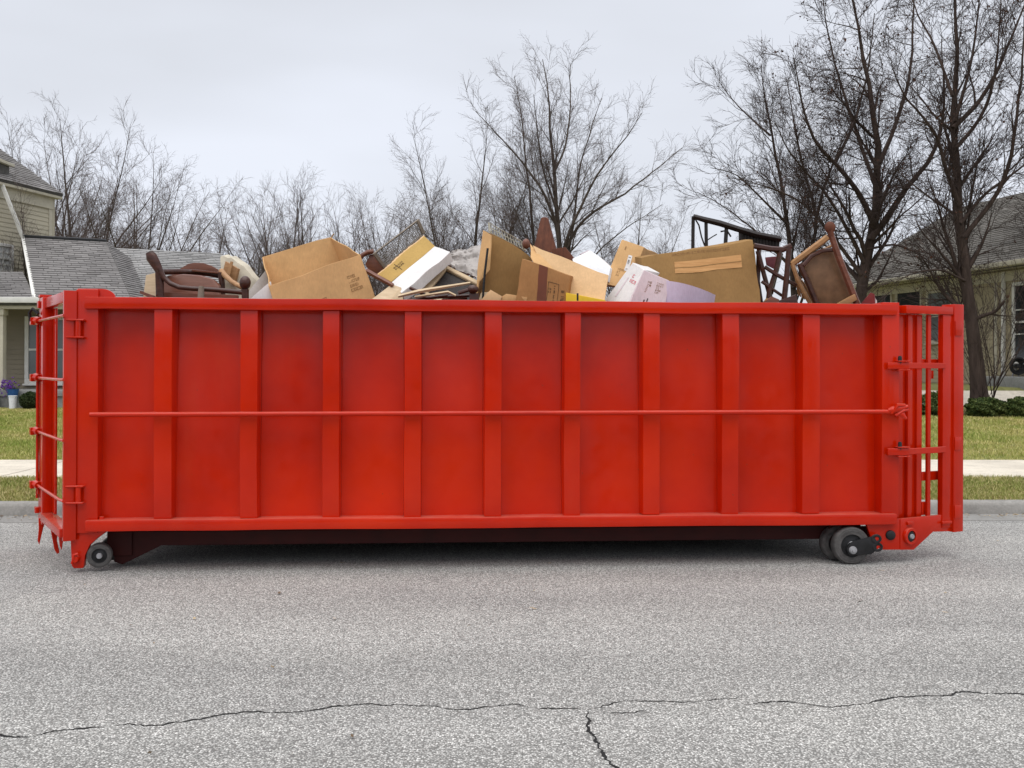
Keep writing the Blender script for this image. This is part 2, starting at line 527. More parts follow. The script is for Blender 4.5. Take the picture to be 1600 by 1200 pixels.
kerb = bpy.data.objects.new('kerb', None); COL.objects.link(kerb); kerb['kind'] = 'structure'; MW['kerb'] = Matrix()
for i in range(-9, 9):                                   # cast concrete lengths with open joints
    a, b = i * 3.05 + 0.6, (i + 1) * 3.05 + 0.6 - 0.008
    m = MB(); prof = [(T_K, -0.1), (T_K + 0.02, 0.085), (T_K + 0.035, 0.112), (T_K + 0.06, 0.125), (T_V, 0.13), (T_V, -0.1)]
    m.prism([RD(a, t, z) for t, z in prof], RD(b, 0) - RD(a, 0))
    m.build('kerb_stone', M['kerb'], kerb)
    m = MB(); m.box(a, b, T_G + 0.004, T_K - 0.003, -0.1, 0.006, lambda s, t, z: RD(s, t, z))
    m.build('gutter_pan', M['gutter'], kerb, 0.004, 1)
walk = bpy.data.objects.new('sidewalk', None); COL.objects.link(walk); walk['kind'] = 'structure'; MW['sidewalk'] = Matrix()
for i in range(-14, 15):
    a = i * 1.6 + 0.72; rr = random.uniform(-0.004, 0.004)
    m = MB(); m.box(a, a + 1.588, T_W, T_L, 0.02, 0.155 + rr, lambda s, t, z: RD(s, t, z))
    m.build('paving_slab', M['walk'], walk, 0.008, 2)

def crack(pts, w0, w1):
    P = []
    for (px, py) in pts:
        a, b = ray(px, py); Y = -H / b
        P.append(Vector((a * Y, Y, 0.0)))
    Q = []
    for i in range(len(P) - 1):
        n = max(2, int((P[i + 1] - P[i]).length / 0.012))
        for k in range(n): Q.append(P[i].lerp(P[i + 1], k / n))
    Q.append(P[-1])
    n = len(Q); wv = 0.0; off = 0.0; V = []; Fc = []
    for i, q in enumerate(Q):
        d = (Q[min(i + 1, n - 1)] - Q[max(i - 1, 0)]).normalized(); nn = Vector((-d.y, d.x, 0))
        off = off * 0.86 + random.uniform(-0.008, 0.008)
        wv = wv * 0.7 + random.uniform(-0.55, 0.55)
        e = min(1, i / 12, (n - 1 - i) / 12)
        w = (w0 + (w1 - w0) * i / n) * max(0.12, 0.8 + 0.6 * wv) * max(0.08, e)
        c = q + nn * off + Vector((0, 0, 0.0022))
        V += [c + nn * w / 2, c - nn * w / 2]
        if i: Fc.append((2 * i - 2, 2 * i - 1, 2 * i + 1, 2 * i))
    me = bpy.data.meshes.new('crack'); me.from_pydata(V, [], Fc); me.update()
    o = link('crack', me, M['crack'], road); return o
MW['road'] = Matrix()
crack([(-60, 1143), (0, 1148.5), (20, 1154), (45, 1153), (100, 1141), (150, 1137), (200, 1130), (250, 1134), (300, 1126), (350, 1118), (390, 1113),
       (440, 1115), (480, 1112), (525, 1105), (565, 1102), (625, 1102), (700, 1107), (750, 1106), (800, 1101), (830, 1106), (865, 1107), (920, 1111)], 0.014, 0.012)
crack([(919, 1110), (924, 1135), (930, 1157), (942, 1177), (956, 1196), (975, 1225), (985, 1260)], 0.014, 0.015)
crack([(916, 1110), (960, 1099), (990, 1095), (1040, 1095), (1080, 1097), (1115, 1095), (1167, 1086)], 0.009, 0.006)
crack([(918, 1112), (955, 1114), (990, 1114), (1035, 1102)], 0.008, 0.004)
crack([(1150, 1101), (1225, 1096), (1270, 1100), (1300, 1104), (1357, 1101), (1395, 1089), (1465, 1086), (1515, 1081), (1560, 1085), (1600, 1085), (1680, 1083)], 0.010, 0.013)

def blades(name, s0, s1, t0, t1, dens, h0, h1, mat, seed):
    rg = np.random.default_rng(seed)
    n = int((s1 - s0) * (t1 - t0) * dens)
    S = rg.uniform(s0, s1, n); T = rg.uniform(t0, t1, n)
    X = S * math.cos(AL) - T * math.sin(AL); Y = S * math.sin(AL) + T * math.cos(AL)
    cl = np.sin(X * 2.1 + np.sin(Y * 3.3)) * np.cos(Y * 2.7 + np.sin(X * 1.3)) * 0.5 + 0.5
    h = rg.uniform(h0, h1, n) * (0.65 + 0.6 * cl); Z = ground_h(X, Y) - 0.012
    a = rg.uniform(0, 2 * np.pi, n); w = rg.uniform(0.003, 0.007, n) * (1 + (T - t0) * 0.12)
    b = rg.uniform(0, 2 * np.pi, n); ln = h * rg.uniform(0.1, 1.0, n)
    p0 = np.stack([X - np.cos(a) * w, Y - np.sin(a) * w, Z], 1)
    p1 = np.stack([X + np.cos(a) * w, Y + np.sin(a) * w, Z], 1)
    p2 = np.stack([X + np.cos(b) * ln, Y + np.sin(b) * ln, Z + h], 1)
    V = np.stack([p0, p1, p2], 1).reshape(-1, 3)
    o = link(name, np_mesh(name, V, np.arange(3 * n).reshape(-1, 3), 3), mat, kind='stuff')
    return o
g1 = blades('verge_grass', -9.5, 10, T_V - 0.02, T_W + 0.03, 4200, 0.025, 0.06, M['verge'], 1)
tag(g1, 'thin yellowing grass strip between kerb and sidewalk', 'grass')
g2 = blades('lawn_grass', -14, -3.0, T_L - 0.05, 23.2, 2400, 0.03, 0.065, M['grass'], 2)
tag(g2, 'mown green lawn in front of the cream house on the left', 'grass')
g3 = blades('lawn_grass', -3.0, 15.5, T_L - 0.05, 22.9, 1500, 0.03, 0.065, M['grass'], 3)
tag(g3, 'mown lawn in front of the low house on the right', 'grass')

# leaf litter and grit lying along the gutter
rg_ = np.random.default_rng(9); n_ = 1500
S_ = rg_.uniform(-9, 10, n_); T_ = T_K - np.abs(rg_.normal(0, 0.16, n_)) - 0.01
far_ = rg_.random(n_) < 0.12; T_[far_] = rg_.uniform(3.0, 10.2, far_.sum())
X_ = S_ * math.cos(AL) - T_ * math.sin(AL); Y_ = S_ * math.sin(AL) + T_ * math.cos(AL)
c_ = np.stack([X_, Y_, np.full(n_, 0.011)], 1)
a_ = rg_.normal(0, 1, (n_, 3)) * np.array([0.010, 0.010, 0.003]); b_ = rg_.normal(0, 1, (n_, 3)) * np.array([0.009, 0.009, 0.003])
V_ = np.stack([c_ - a_, c_ + b_, c_ + a_, c_ - b_], 1).reshape(-1, 3); V_[:, 2] = np.maximum(V_[:, 2], 0.0075)
lt = link('leaf_litter', np_mesh('leaf_litter', V_, np.arange(4 * n_).reshape(-1, 4), 4), M['litter'], kind='stuff')
tag(lt, 'dry leaf litter and grit along the gutter', 'leaf litter')

# ================================================================ ROLL-OFF CONTAINER
DR = Matrix.Rotation(TH, 4, 'Z')
DU = root('roll_off_dumpster', DO, 'long red steel roll-off dumpster heaped with discarded furniture and boxes', 'dumpster', rot=DR)
WD = 2.28            # width of the body
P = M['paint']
RB, RT = 0.304, 2.001
LEN = 6.077
XP0 = dl(118, 600, 0.03)[0]          # outer end of the corner post
XR = dl(1405, 600, 0.02)[0]

def side(y0, sgn):
    """one long side; y0 the outer face, sgn = +1 when inward is +y"""
    Y = lambda d: y0 + sgn * d
    def bx(nm, x0, x1, d0, d1, z0, z1, bev=0.006):
        m = MB(); m.box(x0, x1, min(Y(d0), Y(d1)), max(Y(d0), Y(d1)), z0, z1, D); return m.build(nm, P, DU, bev)
    for nm, x0, d0, z0, z1 in (('top_rail', 0.0, 0.0, RT - 0.086, RT), ('bottom_rail', 0.012, -0.012, RB, RB + 0.082)):
        m = MB(); m.box(x0, LEN, min(Y(d0), Y(0.19)), max(Y(d0), Y(0.19)), z0, z1, D)
        m.build(nm, P, DU, 0.010, warp=(0.006, 1.6, 6), cut_len=0.2)
    z0, z1 = RB + 0.080, RT - 0.084
    ribs = [(240, 268), (375, 402), (504, 530), (632, 658), (758, 784), (882, 907), (1005, 1031), (1129, 1155), (1255, 1282)]
    rx = [(dl(a, 600, 0.02)[0], dl(b, 600, 0.02)[0]) for a, b in ribs]
    for a, b in rx:
        m = MB()       # folded channel: web proud, two flanges running back to the sheet
        pr = [(a - 0.012, 0.165), (a, 0.024), (b, 0.024), (b + 0.012, 0.165)]
        m.prism([D(x, Y(d), z0) for x, d in pr], (0, 0, z1 - z0))
        m.build('rib', P, DU, 0.006, warp=(0.006, 1.9, 4), cut_len=0.25)
    xa = dl(153, 600, 0.03)[0]; xb = dl(1378, 600, 0.02)[0]
    edges = [xa - 0.04] + [q for r in rx for q in r] + [xb + 0.04]
    for k in range(0, len(edges), 2):
        a, b = edges[k] - 0.012, edges[k + 1] + 0.012
        m = MB(); n = 14; rg = random.Random(k * 3 + (0 if sgn > 0 else 50))
        tx, tz = rg.uniform(-0.016, 0.016), rg.uniform(0.045, 0.080)
        ph = rg.uniform(0, 6)
        V = []
        for j in range(n + 1):
            for i in range(n + 1):
                u, v = i / n, j / n
                bu = 16 * u * (1 - u) * v * (1 - v)
                d = 0.150 + tz * (v - 0.35) * 0.9 + tx * (u - 0.5) + 0.008 * bu + 0.004 * math.sin(5 * v + ph + 3 * u) * bu
                V.append(D(a + (b - a) * u, Y(d), z0 - 0.03 + (z1 - z0 + 0.06) * v))
        Fc = [(j * (n + 1) + i, j * (n + 1) + i + 1, (j + 1) * (n + 1) + i + 1, (j + 1) * (n + 1) + i) for j in range(n) for i in range(n)]
        m.add(V, Fc)
        bk = len(V)
        m.add([v + EY * sgn * 0.02 for v in V], Fc)
        m.build('side_panel', P, DU)
        # weld seams at the foot of the rib flanges
        m = MB()
        for xx in (a + 0.016, b - 0.016):
            pts = [D(xx + random.uniform(-0.0015, 0.0015), Y(0.150), z0 + (z1 - z0) * q / 24) for q in range(25)]
            m.tube(pts, [random.uniform(0.003, 0.0065) for _ in pts], 5)
        m.build('weld_seam', P, DU)
    # corner posts
    bx('corner_post', XP0, xa, 0.032, 0.20, RB - 0.02, RT + 0.055, 0.008)
    bx('corner_post', xb, XR, 0.018, 0.21, RB + 0.05, RT + 0.012, 0.008)
    # mid rod
    xr0, zr0 = dl(140, 648, -0.02); xr1, zr1 = dl(1396, 643.5, -0.02)
    m = MB(); m.tube([D(xr0, Y(-0.014), zr0), D(xr1, Y(-0.014), zr1)], 0.0175, 12); m.build('tarp_rod', P, DU)
    for a, b in rx:
        m = MB(); m.box(a + 0.004, a + 0.02, min(Y(-0.02), Y(0.026)), max(Y(-0.02), Y(0.026)), zr0 + 0.012, zr0 + 0.022, D); m.build('rod_clip', P, DU, 0.002, 1)
    return xa, xb
XA, XB = side(0.0, 1)
side(WD, -1)
# raised cheek plate at the rear top corner
x0 = XP0 + 0.003; x1 = dl(181, 460, 0.06)[0]; zt = dl(150, 451, 0.06)[1]
for yy in (0.058, WD - 0.075):
    poly = [(x0, RT - 0.05), (x0, zt)] + [(x1 - 0.10 + 0.1 * math.sin(q), zt - 0.075 + 0.075 * math.cos(q)) for q in [i * math.pi / 12 for i in range(7)]] + [(x1, RT - 0.05)]
    m = MB(); m.prism([D(x, yy, z) for x, z in poly], EY * 0.018); m.build('cheek_plate', P, DU, 0.004)
# inner skin, floor, cross bearers, end wall
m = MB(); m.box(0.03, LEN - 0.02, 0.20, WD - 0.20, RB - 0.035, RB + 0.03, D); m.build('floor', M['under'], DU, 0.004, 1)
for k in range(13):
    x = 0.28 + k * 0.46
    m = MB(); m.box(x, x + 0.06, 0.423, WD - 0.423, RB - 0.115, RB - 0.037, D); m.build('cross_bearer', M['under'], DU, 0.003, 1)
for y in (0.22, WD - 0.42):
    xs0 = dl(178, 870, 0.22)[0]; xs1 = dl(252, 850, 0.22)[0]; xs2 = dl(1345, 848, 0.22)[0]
    zs = dl(700, 848, 0.22)[1] if y < 1 else 0.05  # far runner made deeper to block light coming in from behind
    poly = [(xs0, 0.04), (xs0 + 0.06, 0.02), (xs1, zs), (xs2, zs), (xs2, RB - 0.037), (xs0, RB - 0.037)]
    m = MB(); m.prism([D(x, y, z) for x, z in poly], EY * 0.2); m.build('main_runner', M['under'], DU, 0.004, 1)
# front (right) end wall with ribs
m = MB(); m.box(XR - 0.10, XR - 0.08, 0.16, WD - 0.16, RB, RT - 0.02, D); m.build('end_wall', P, DU)
m = MB(); m.box(XR - 0.13, XR - 0.005, 0.212, WD - 0.212, RT - 0.09, RT - 0.006, D); m.build('end_rail', P, DU, 0.008)
for y in (0.36, 0.62, 0.95, 1.3, 1.65):
    m = MB(); m.box(XR - 0.081, XR + 0.03, y, y + 0.09, RB + 0.002, RT - 0.092, D); m.build('end_rib', P, DU, 0.006)

# foot plate and skid under the rear corner
def plate(pts, d, th, name, mat=P, bev=0.004):
    m = MB(); m.prism([D(*((lambda q: (q[0], d, q[1]))(dl(a, b, d)))) for a, b in pts], EY * th)
    return m.build(name, mat, DU, bev)
plate([(110, 842), (112, 884), (115, 888), (129, 888), (131, 884), (133, 868), (140, 852), (152, 841), (166, 831), (166, 820), (119, 820)], 0.05, 0.05, 'foot_plate')
plate([(114, 846), (115, 886), (129, 886), (131, 868), (150, 843), (150, 826), (119, 826)], WD - 0.1, 0.05, 'foot_plate')
x, z = dl(119.5, 873, 0.05)
m = MB(); m.lathe([(0.0, -0.03), (0.022, -0.03), (0.026, -0.02), (0.026, 0.012)], D(x, 0.04, z), EY, 14)
m.tube([D(x - 0.02, 0.02, z - 0.03), D(x - 0.005, 0.012, z + 0.035), D(x + 0.02, 0.02, z + 0.04)], 0.011, 8); m.build('chain_lug', P, DU)
x, z = dl(160, 806.5, 0.08)
m = MB(); m.lathe([(0.0, 0.02), (0.018, 0.018), (0.02, 0.0)], D(x, 0.06, RB + 0.08), (0, 0, 1), 12); m.build('bolt_head', P, DU)

# rollers and wheels
def wheel(px, py, d, r, w, axis, hub, name='roller', mat=None):
    x, z = dl(px, py, d)
    c = D(x, d, max(z, r + 0.002))
    mt = mat or M['rubber']
    o = MB(); o.lathe([(r * 0.62, -w * 0.5), (r * 0.93, -w * 0.5), (r, -w * 0.36), (r, w * 0.36), (r * 0.93, w * 0.5), (r * 0.62, w * 0.5), (r * 0.60, 0.0), (r * 0.62, -w * 0.5)], c, axis, 36, False)
    wh = o.build(name, mt, DU)
    o = MB(); o.lathe([(r * 0.72, -w * 0.47), (r * 0.80, -w * 0.53), (r * 0.84, -w * 0.52), (r * 0.86, -w * 0.46)], c, axis, 32, False); o.build('rim', mt, wh)
    o = MB(); o.lathe([(0.001, -w * 0.40), (r * 0.30, -w * 0.42), (r * 0.5, -w * 0.30), (r * 0.63, -w * 0.34), (r * 0.63, w * 0.3)], c, axis, 28); o.build('disc', M['black'], wh)
    o = MB(); o.lathe([(0.001, -w * hub - 0.012), (r * 0.2, -w * hub - 0.012), (r * 0.24, -w * hub), (r * 0.24, w * 0.3)], c, axis, 18); o.build('hub', M['steel'], wh)
    return c
wheel(1328, 858, 0.03, 0.142, 0.085, EY, 0.55, 'wheel')
wheel(1308, 858, 0.17, 0.136, 0.08, EY, 0.5, 'wheel')
ax = (EY * 0.9 - EX * 0.45)
wheel(156, 867, 0.10, 0.088, 0.09, EY - EX * 0.22, 0.50, 'roller')
wheel(176, 856, 0.34, 0.088, 0.085, EY - EX * 0.22, 0.40, 'roller')
for y in (WD - 0.2,):
    wheel(1316, 830, y, 0.142, 0.085, EY, 0.5, 'wheel'); wheel(178, 838, y, 0.094, 0.09, EY, 0.4, 'roller')
# axle pins
xw = dl(1328, 858, 0.03)[0]
m = MB(); m.tube([D(xw, 0.08, 0.145), D(xw, WD - 0.1, 0.145)], 0.022, 10); m.build('axle', M['black'], DU)
xw2 = dl(156, 866, 0.1)[0]
m = MB(); m.tube([D(xw2 + 0.02, 0.15, 0.105), D(xw2 + 0.03, WD - 0.1, 0.105)], 0.02, 10); m.build('axle', M['black'], DU)
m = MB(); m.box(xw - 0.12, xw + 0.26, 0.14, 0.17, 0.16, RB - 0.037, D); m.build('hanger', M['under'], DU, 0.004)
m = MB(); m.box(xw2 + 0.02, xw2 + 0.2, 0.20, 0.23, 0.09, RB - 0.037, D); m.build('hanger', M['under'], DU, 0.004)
# black arm from the wheel hub to the gusset, with two shackles
plate([(1323, 858), (1328, 849), (1338, 845), (1358, 840), (1366, 838), (1370, 845), (1370, 860), (1362, 866), (1338, 868), (1327, 868)], -0.035, 0.025, 'wheel_arm', M['black'], 0.004)
x, z = dl(1333.5, 860, -0.05)
m = MB(); m.lathe([(0.001, -0.018), (0.012, -0.018), (0.014, -0.01), (0.026, -0.008), (0.03, 0.0), (0.03, 0.012)], D(x, -0.048, z), EY, 20); m.build('axle_nut', M['steel'], DU)
for (a, b) in ((1369, 842), (1371, 855)):
    x, z = dl(a, b, -0.03)
    m = MB(); m.tube([D(x + 0.034 * math.cos(q), -0.03, z + 0.026 * math.sin(q)) for q in [i * math.pi / 7 for i in range(15)]], 0.011, 6); m.build('shackle', M['black'], DU)
    m = MB(); m.lathe([(0.001, -0.012), (0.013, -0.01), (0.015, 0.0), (0.015, 0.04)], D(x, -0.02, z), EY, 12); m.build('shackle_pin', P, DU)

# ---- rear half door, swung out on the near corner
HG = D(XP0 + 0.012, 0.02, 0)
du = Vector((-0.535, 0.845, 0)).normalized(); dn = Vector((-du.y, du.x, 0))        # dn = outward face
if dn.y > 0: dn = -dn
def door(HG, du, dn, near):
    U = lambda u, n, z: HG + du * u + dn * (n + 0.076) + Vector((0, 0, z))
    def bx(nm, u0, u1, n0, n1, z0, z1, bev=0.005):
        m = MB(); m.hexa([U(u0, n0, z0), U(u1, n0, z0), U(u1, n1, z0), U(u0, n1, z0), U(u0, n0, z1), U(u1, n0, z1), U(u1, n1, z1), U(u0, n1, z1)])
        return m.build(nm, P, DU, bev)
    zb, zt = 0.235, 2.045
    bx('door_stile', 0.0, 0.05, -0.075, 0.012, zb, zt)
    bx('door_stile', 0.985, 1.20, -0.066, 0.018, zb - 0.01, zt + 0.004)
    bx('door_stile', 0.80, 0.985, -0.066, -0.050, zb + 0.09, zt - 0.09)
    bx('door_rail', 0.051, 0.984, -0.06, 0.004, zt - 0.085, zt - 0.004)
    bx('door_rail', 0.051, 0.984, -0.07, 0.03, zb + 0.02, zb + 0.085)
    bx('door_cap', 1.10, 1.205, -0.07, 0.024, zt + 0.006, zt + 0.03)
    for k, (z, hg) in enumerate(((1.86, 1), (1.40, 0), (0.965, 0), (0.53, 1))):
        m = MB(); m.tube([U(-0.055, 0.018, z + 0.002), U(0.03, 0.026, z), U(1.12, 0.036, z)], 0.0115, 8); m.build('door_bar', P, DU)
        m = MB()
        m.tube([U(1.10, 0.03, z), U(1.16, 0.045, z + 0.005), U(1.19, 0.04, z)], [0.03, 0.036, 0.025], 8)
        m.hexa([U(1.15, 0.03, z - 0.03), U(1.20, 0.03, z - 0.03), U(1.225, 0.085, z - 0.03), U(1.15, 0.085, z - 0.03),
                U(1.15, 0.03, z + 0.03), U(1.20, 0.03, z + 0.03), U(1.225, 0.085, z + 0.03), U(1.15, 0.085, z + 0.03)])
        m.build('latch_cam', P, DU, 0.003, 1)
    m = MB(); m.tube([U(1.17, 0.03, 0.42), U(1.17, 0.03, 1.9)], 0.012, 8); m.build('lock_rod', P, DU)
    m = MB(); m.tube([U(1.13, 0.03, 1.92), U(1.16, 0.07, 1.96), U(1.19, 0.09, 1.93), U(1.2, 0.08, 1.86)], 0.014, 6); m.build('chain', M['black'], DU)
    bx('clasp', 1.13, 1.19, 0.019, 0.05, 0.30, 0.35)
    bx('clasp', 1.12, 1.18, 0.019, 0.035, 0.455, 0.51)
    bx('clasp', 1.12, 1.19, 0.019, 0.035, zt - 0.08, zt - 0.02)
    for u, pr in ((1.08, [(-0.03, 0.03), (0.03, 0.03), (0.028, -0.06), (0.036, -0.15), (0.024, -0.185), (0.012, -0.13), (-0.005, -0.05)]),
                  (0.70, [(-0.06, 0.03), (0.0, 0.03), (-0.018, -0.08), (-0.034, -0.17), (-0.052, -0.205), (-0.07, -0.20), (-0.066, -0.17), (-0.052, -0.10)]),
                  (0.14, [(-0.02, 0.03), (0.02, 0.03), (0.012, -0.05), (0.0, -0.085)])):
        m = MB(); m.prism([U(u, n_, zb + z_) for n_, z_ in pr], du * 0.022)
        m.build('hook', P, DU, 0.003, 1)
    return U
UD = door(HG, du, dn, True)
# far half door, the same way on the far corner
HF = D(XP0 - 0.006, WD - 0.02, 0)
duf = Vector((-0.86, 0.51, 0)).normalized(); dnf = Vector((-duf.y, duf.x, 0))
door(HF, duf, dnf if dnf.y > 0 else -dnf, False)
# hinges at the near corner
for (py0, py1) in ((500, 527), (760, 786)):
    x, za = dl(122, py0, 0.0); zb_ = dl(122, py1, 0.0)[1]
    m = MB(); m.tube([D(x, 0.006, zb_), D(x, 0.006, za)], 0.021, 12); m.build('hinge_knuckle', P, DU)
    for z in (za, zb_):
        m = MB(); m.box(dl(104, 500, 0)[0], dl(132, 500, 0)[0], -0.018, 0.031, z - 0.006, z + 0.006, D); m.build('hinge_leaf', P, DU, 0.003, 1)

# ---- open frame on the front (right) corner, angled back
S0 = D(XR + 0.002, 0.03, 0)
eu = Vector((2, 1, 0)).normalized(); en = Vector((eu.y, -eu.x, 0))      # en towards the street
def fpl(px, py, n=0.0):
    """(u, z) on the angled frame seen at (px, py)"""
    a, b = ray(px, py); v = Vector((a, 1, b)); C = Vector((0, 0, H))
    t = (n - (C - S0).dot(en)) / v.dot(en)
    Q = C + v * t
    return (Q - S0).dot(eu), Q.z
U2 = lambda u, n, z: S0 + eu * u + en * n + Vector((0, 0, z))
def fbx(nm, px0, px1, n0, n1, z0, z1, bev=0.005, parent=None, mat=P):
    u0, u1 = fpl(px0, 560, n1)[0], fpl(px1, 560, n1)[0]
    m = MB(); m.hexa([U2(u0, n0, z0), U2(u1, n0, z0), U2(u1, n1, z0), U2(u0, n1, z0), U2(u0, n0, z1), U2(u1, n0, z1), U2(u1, n1, z1), U2(u0, n1, z1)])
    return m.build(nm, mat, parent or DU, bev)
zft = fpl(1450, 478.5)[1]; zfb = fpl(1478, 804)[1]
fbx('frame_rail', 1416, 1490, -0.06, 0.03, zft - 0.062, zft)
fbx('frame_stile', 1473.5, 1490, -0.03, 0.02, 0.24, zft - 0.063)
hp = fbx('frame_post', 1491, 1506, -0.09, 0.035, fpl(1498, 829.5)[1], fpl(1498, 476)[1], 0.006)
for (a, b) in ((502, 525), (682, 702), (788, 808)):
    fbx('hinge_pocket', 1493, 1503, 0.036, 0.043, fpl(1498, b)[1], fpl(1498, a)[1], 0.003)
fbx('frame_sheet', 1402, 1432, -0.075, -0.065, zfb - 0.03, zft - 0.064)
fbx('frame_post', 1419, 1425, -0.064, -0.035, zfb - 0.03, zft - 0.064)
fbx('frame_post', 1433, 1441, -0.078, -0.045, zfb - 0.03, zft - 0.064)
fbx('frame_post', 1450, 1455, -0.045, -0.02, zfb - 0.03, zft - 0.064)
fbx('frame_crosspiece', 1441, 1473, -0.075, -0.05, fpl(1455, 571)[1], fpl(1455, 561)[1], 0.004)
fbx('frame_crosspiece', 1441, 1473, -0.075, -0.05, fpl(1455, 752)[1], fpl(1455, 738)[1], 0.004)
fbx('frame_crosspiece', 1441.5, 1449, -0.075, -0.05, fpl(1455, 806)[1], fpl(1455, 785)[1], 0.004)
fbx('catch', 1454.5, 1459, -0.07, -0.04, fpl(1455, 592)[1], fpl(1455, 579)[1], 0.003)
# side gusset plate with the two bosses
g = [(1352, 812), (1406, 811), (1478, 804), (1490, 806), (1490, 830), (1458, 831), (1428, 859), (1378, 859), (1362, 845)]
gp = []
for k, (a, b) in enumerate(g):
    if a < 1407:
        x, z = dl(a, b, 0.03); gp.append(D(x, 0.03, z))
    else:
        u, z = fpl(a, b, 0.012); gp.append(U2(u, 0.012, z))
m = MB(); m.prism(gp[:2] + gp[6:][1:] , EY * 0.03)
xg, zg0 = dl(1406, 859, 0.03)
m = MB(); m.prism([gp[0], gp[1], D(xg, 0.03, zg0), gp[7], gp[8]], EY * 0.035); m.build('gusset_plate', P, DU, 0.004)
u0, zz = fpl(1406.5, 859, 0.012)
m = MB(); m.prism([U2(u0 + 0.003, 0.012, zg0), U2(u0 + 0.003, 0.012, fpl(1407, 811, 0.012)[1]), gp[2], gp[3], gp[4], gp[5], gp[6]], -en * 0.035); m.build('gusset_plate', P, DU, 0.004)
x, z = dl(1391, 836, 0.03)
m = MB(); m.lathe([(0.001, -0.02), (0.030, -0.02), (0.038, -0.012), (0.038, 0.02)], D(x, 0.03, z), EY, 22); m.build('rubber_stop', M['black'], DU)
u, z = fpl(1423.5, 838, 0.03)
c = U2(u, 0.014, z)
m = MB(); m.lathe([(0.042, 0.0), (0.044, 0.025), (0.062, 0.025), (0.066, 0.018), (0.066, -0.01)], c, en, 30); bo = m.build('boss_ring', P, DU)
m = MB(); m.lathe([(0.001, 0.02), (0.036, 0.02), (0.042, 0.012), (0.042, -0.01)], c, en, 24); m.build('boss_cap', M['black'], DU)
m = MB(); m.lathe([(0.001, 0.036), (0.017, 0.036), (0.02, 0.03), (0.02, 0.0)], c, en, 8); m.build('boss_bolt', M['steel'], DU)
fbx('stop_tab', 1420, 1429, 0.013, 0.03, fpl(1424, 819)[1], fpl(1424, 814)[1], 0.003)
fbx('stop_tab', 1474, 1489, 0.021, 0.036, fpl(1480, 817)[1], fpl(1480, 813)[1], 0.003)
# latch bars and their brackets
for (py0, py1, tip) in ((566, 576.5, 0), (700.5, 711.5, 0)):
    xa_, za_ = dl(1387, py0, -0.03); xb_, zb_ = dl(1420, py1, -0.03)
    m = MB(); m.box(xa_, xb_, -0.035, -0.005, zb_, za_, D); m.build('latch_bar', P, DU, 0.005)
    u1, _ = fpl(1481, py0, 0.05)
    q0 = D(xb_ - 0.01, -0.03, zb_ + 0.004); q1 = D(xb_ - 0.01, -0.03, za_ - 0.003)
    w = U2(u1, 0.045, 0) - D(xb_, -0.03, 0); w.z = 0
    m = MB(); m.prism([q0, q0 + w, q1 + w, q1], -en * 0.018); m.build('latch_bar', P, DU, 0.003, 1)
    xc, zc = dl(1409, (py0 + py1) / 2, -0.03)
    for z in (za_ + 0.004, zb_ - 0.012):
        m = MB(); m.box(xc - 0.035, xc + 0.06, -0.05, 0.02, z, z + 0.008, D); m.build('latch_bracket', P, DU, 0.002, 1)
    m = MB(); m.lathe([(0.001, 0.045), (0.012, 0.045), (0.016, 0.03), (0.016, -0.02)], D(xc - 0.01, -0.02, za_ + 0.004), (0, 0, 1), 8); m.build('latch_bolt', M['black'], DU)
# ratchet lever at the end of the rod
x, z = dl(1400, 642, -0.02)
m = MB()
m.tube([D(x - 0.06, -0.014, z), D(x - 0.03, -0.02, z + 0.005), D(x + 0.03, -0.03, z + 0.02), D(x + 0.085, -0.04, z + 0.035)], [0.018, 0.028, 0.026, 0.014], 8)
m.tube([D(x - 0.04, -0.03, z - 0.02), D(x, -0.045, z + 0.045), D(x + 0.06, -0.045, z + 0.045)], [0.012, 0.016, 0.012], 7)
m.tube([D(x + 0.01, -0.02, z + 0.005), D(x + 0.045, -0.03, z - 0.03), D(x + 0.075, -0.03, z - 0.06)], [0.02, 0.022, 0.012], 7)
m.tube([D(x - 0.01, -0.03, z - 0.035), D(x + 0.05, -0.04, z + 0.005), D(x + 0.09, -0.035, z + 0.01)], [0.012, 0.014, 0.01], 7)
m.build('rod_ratchet', P, DU)
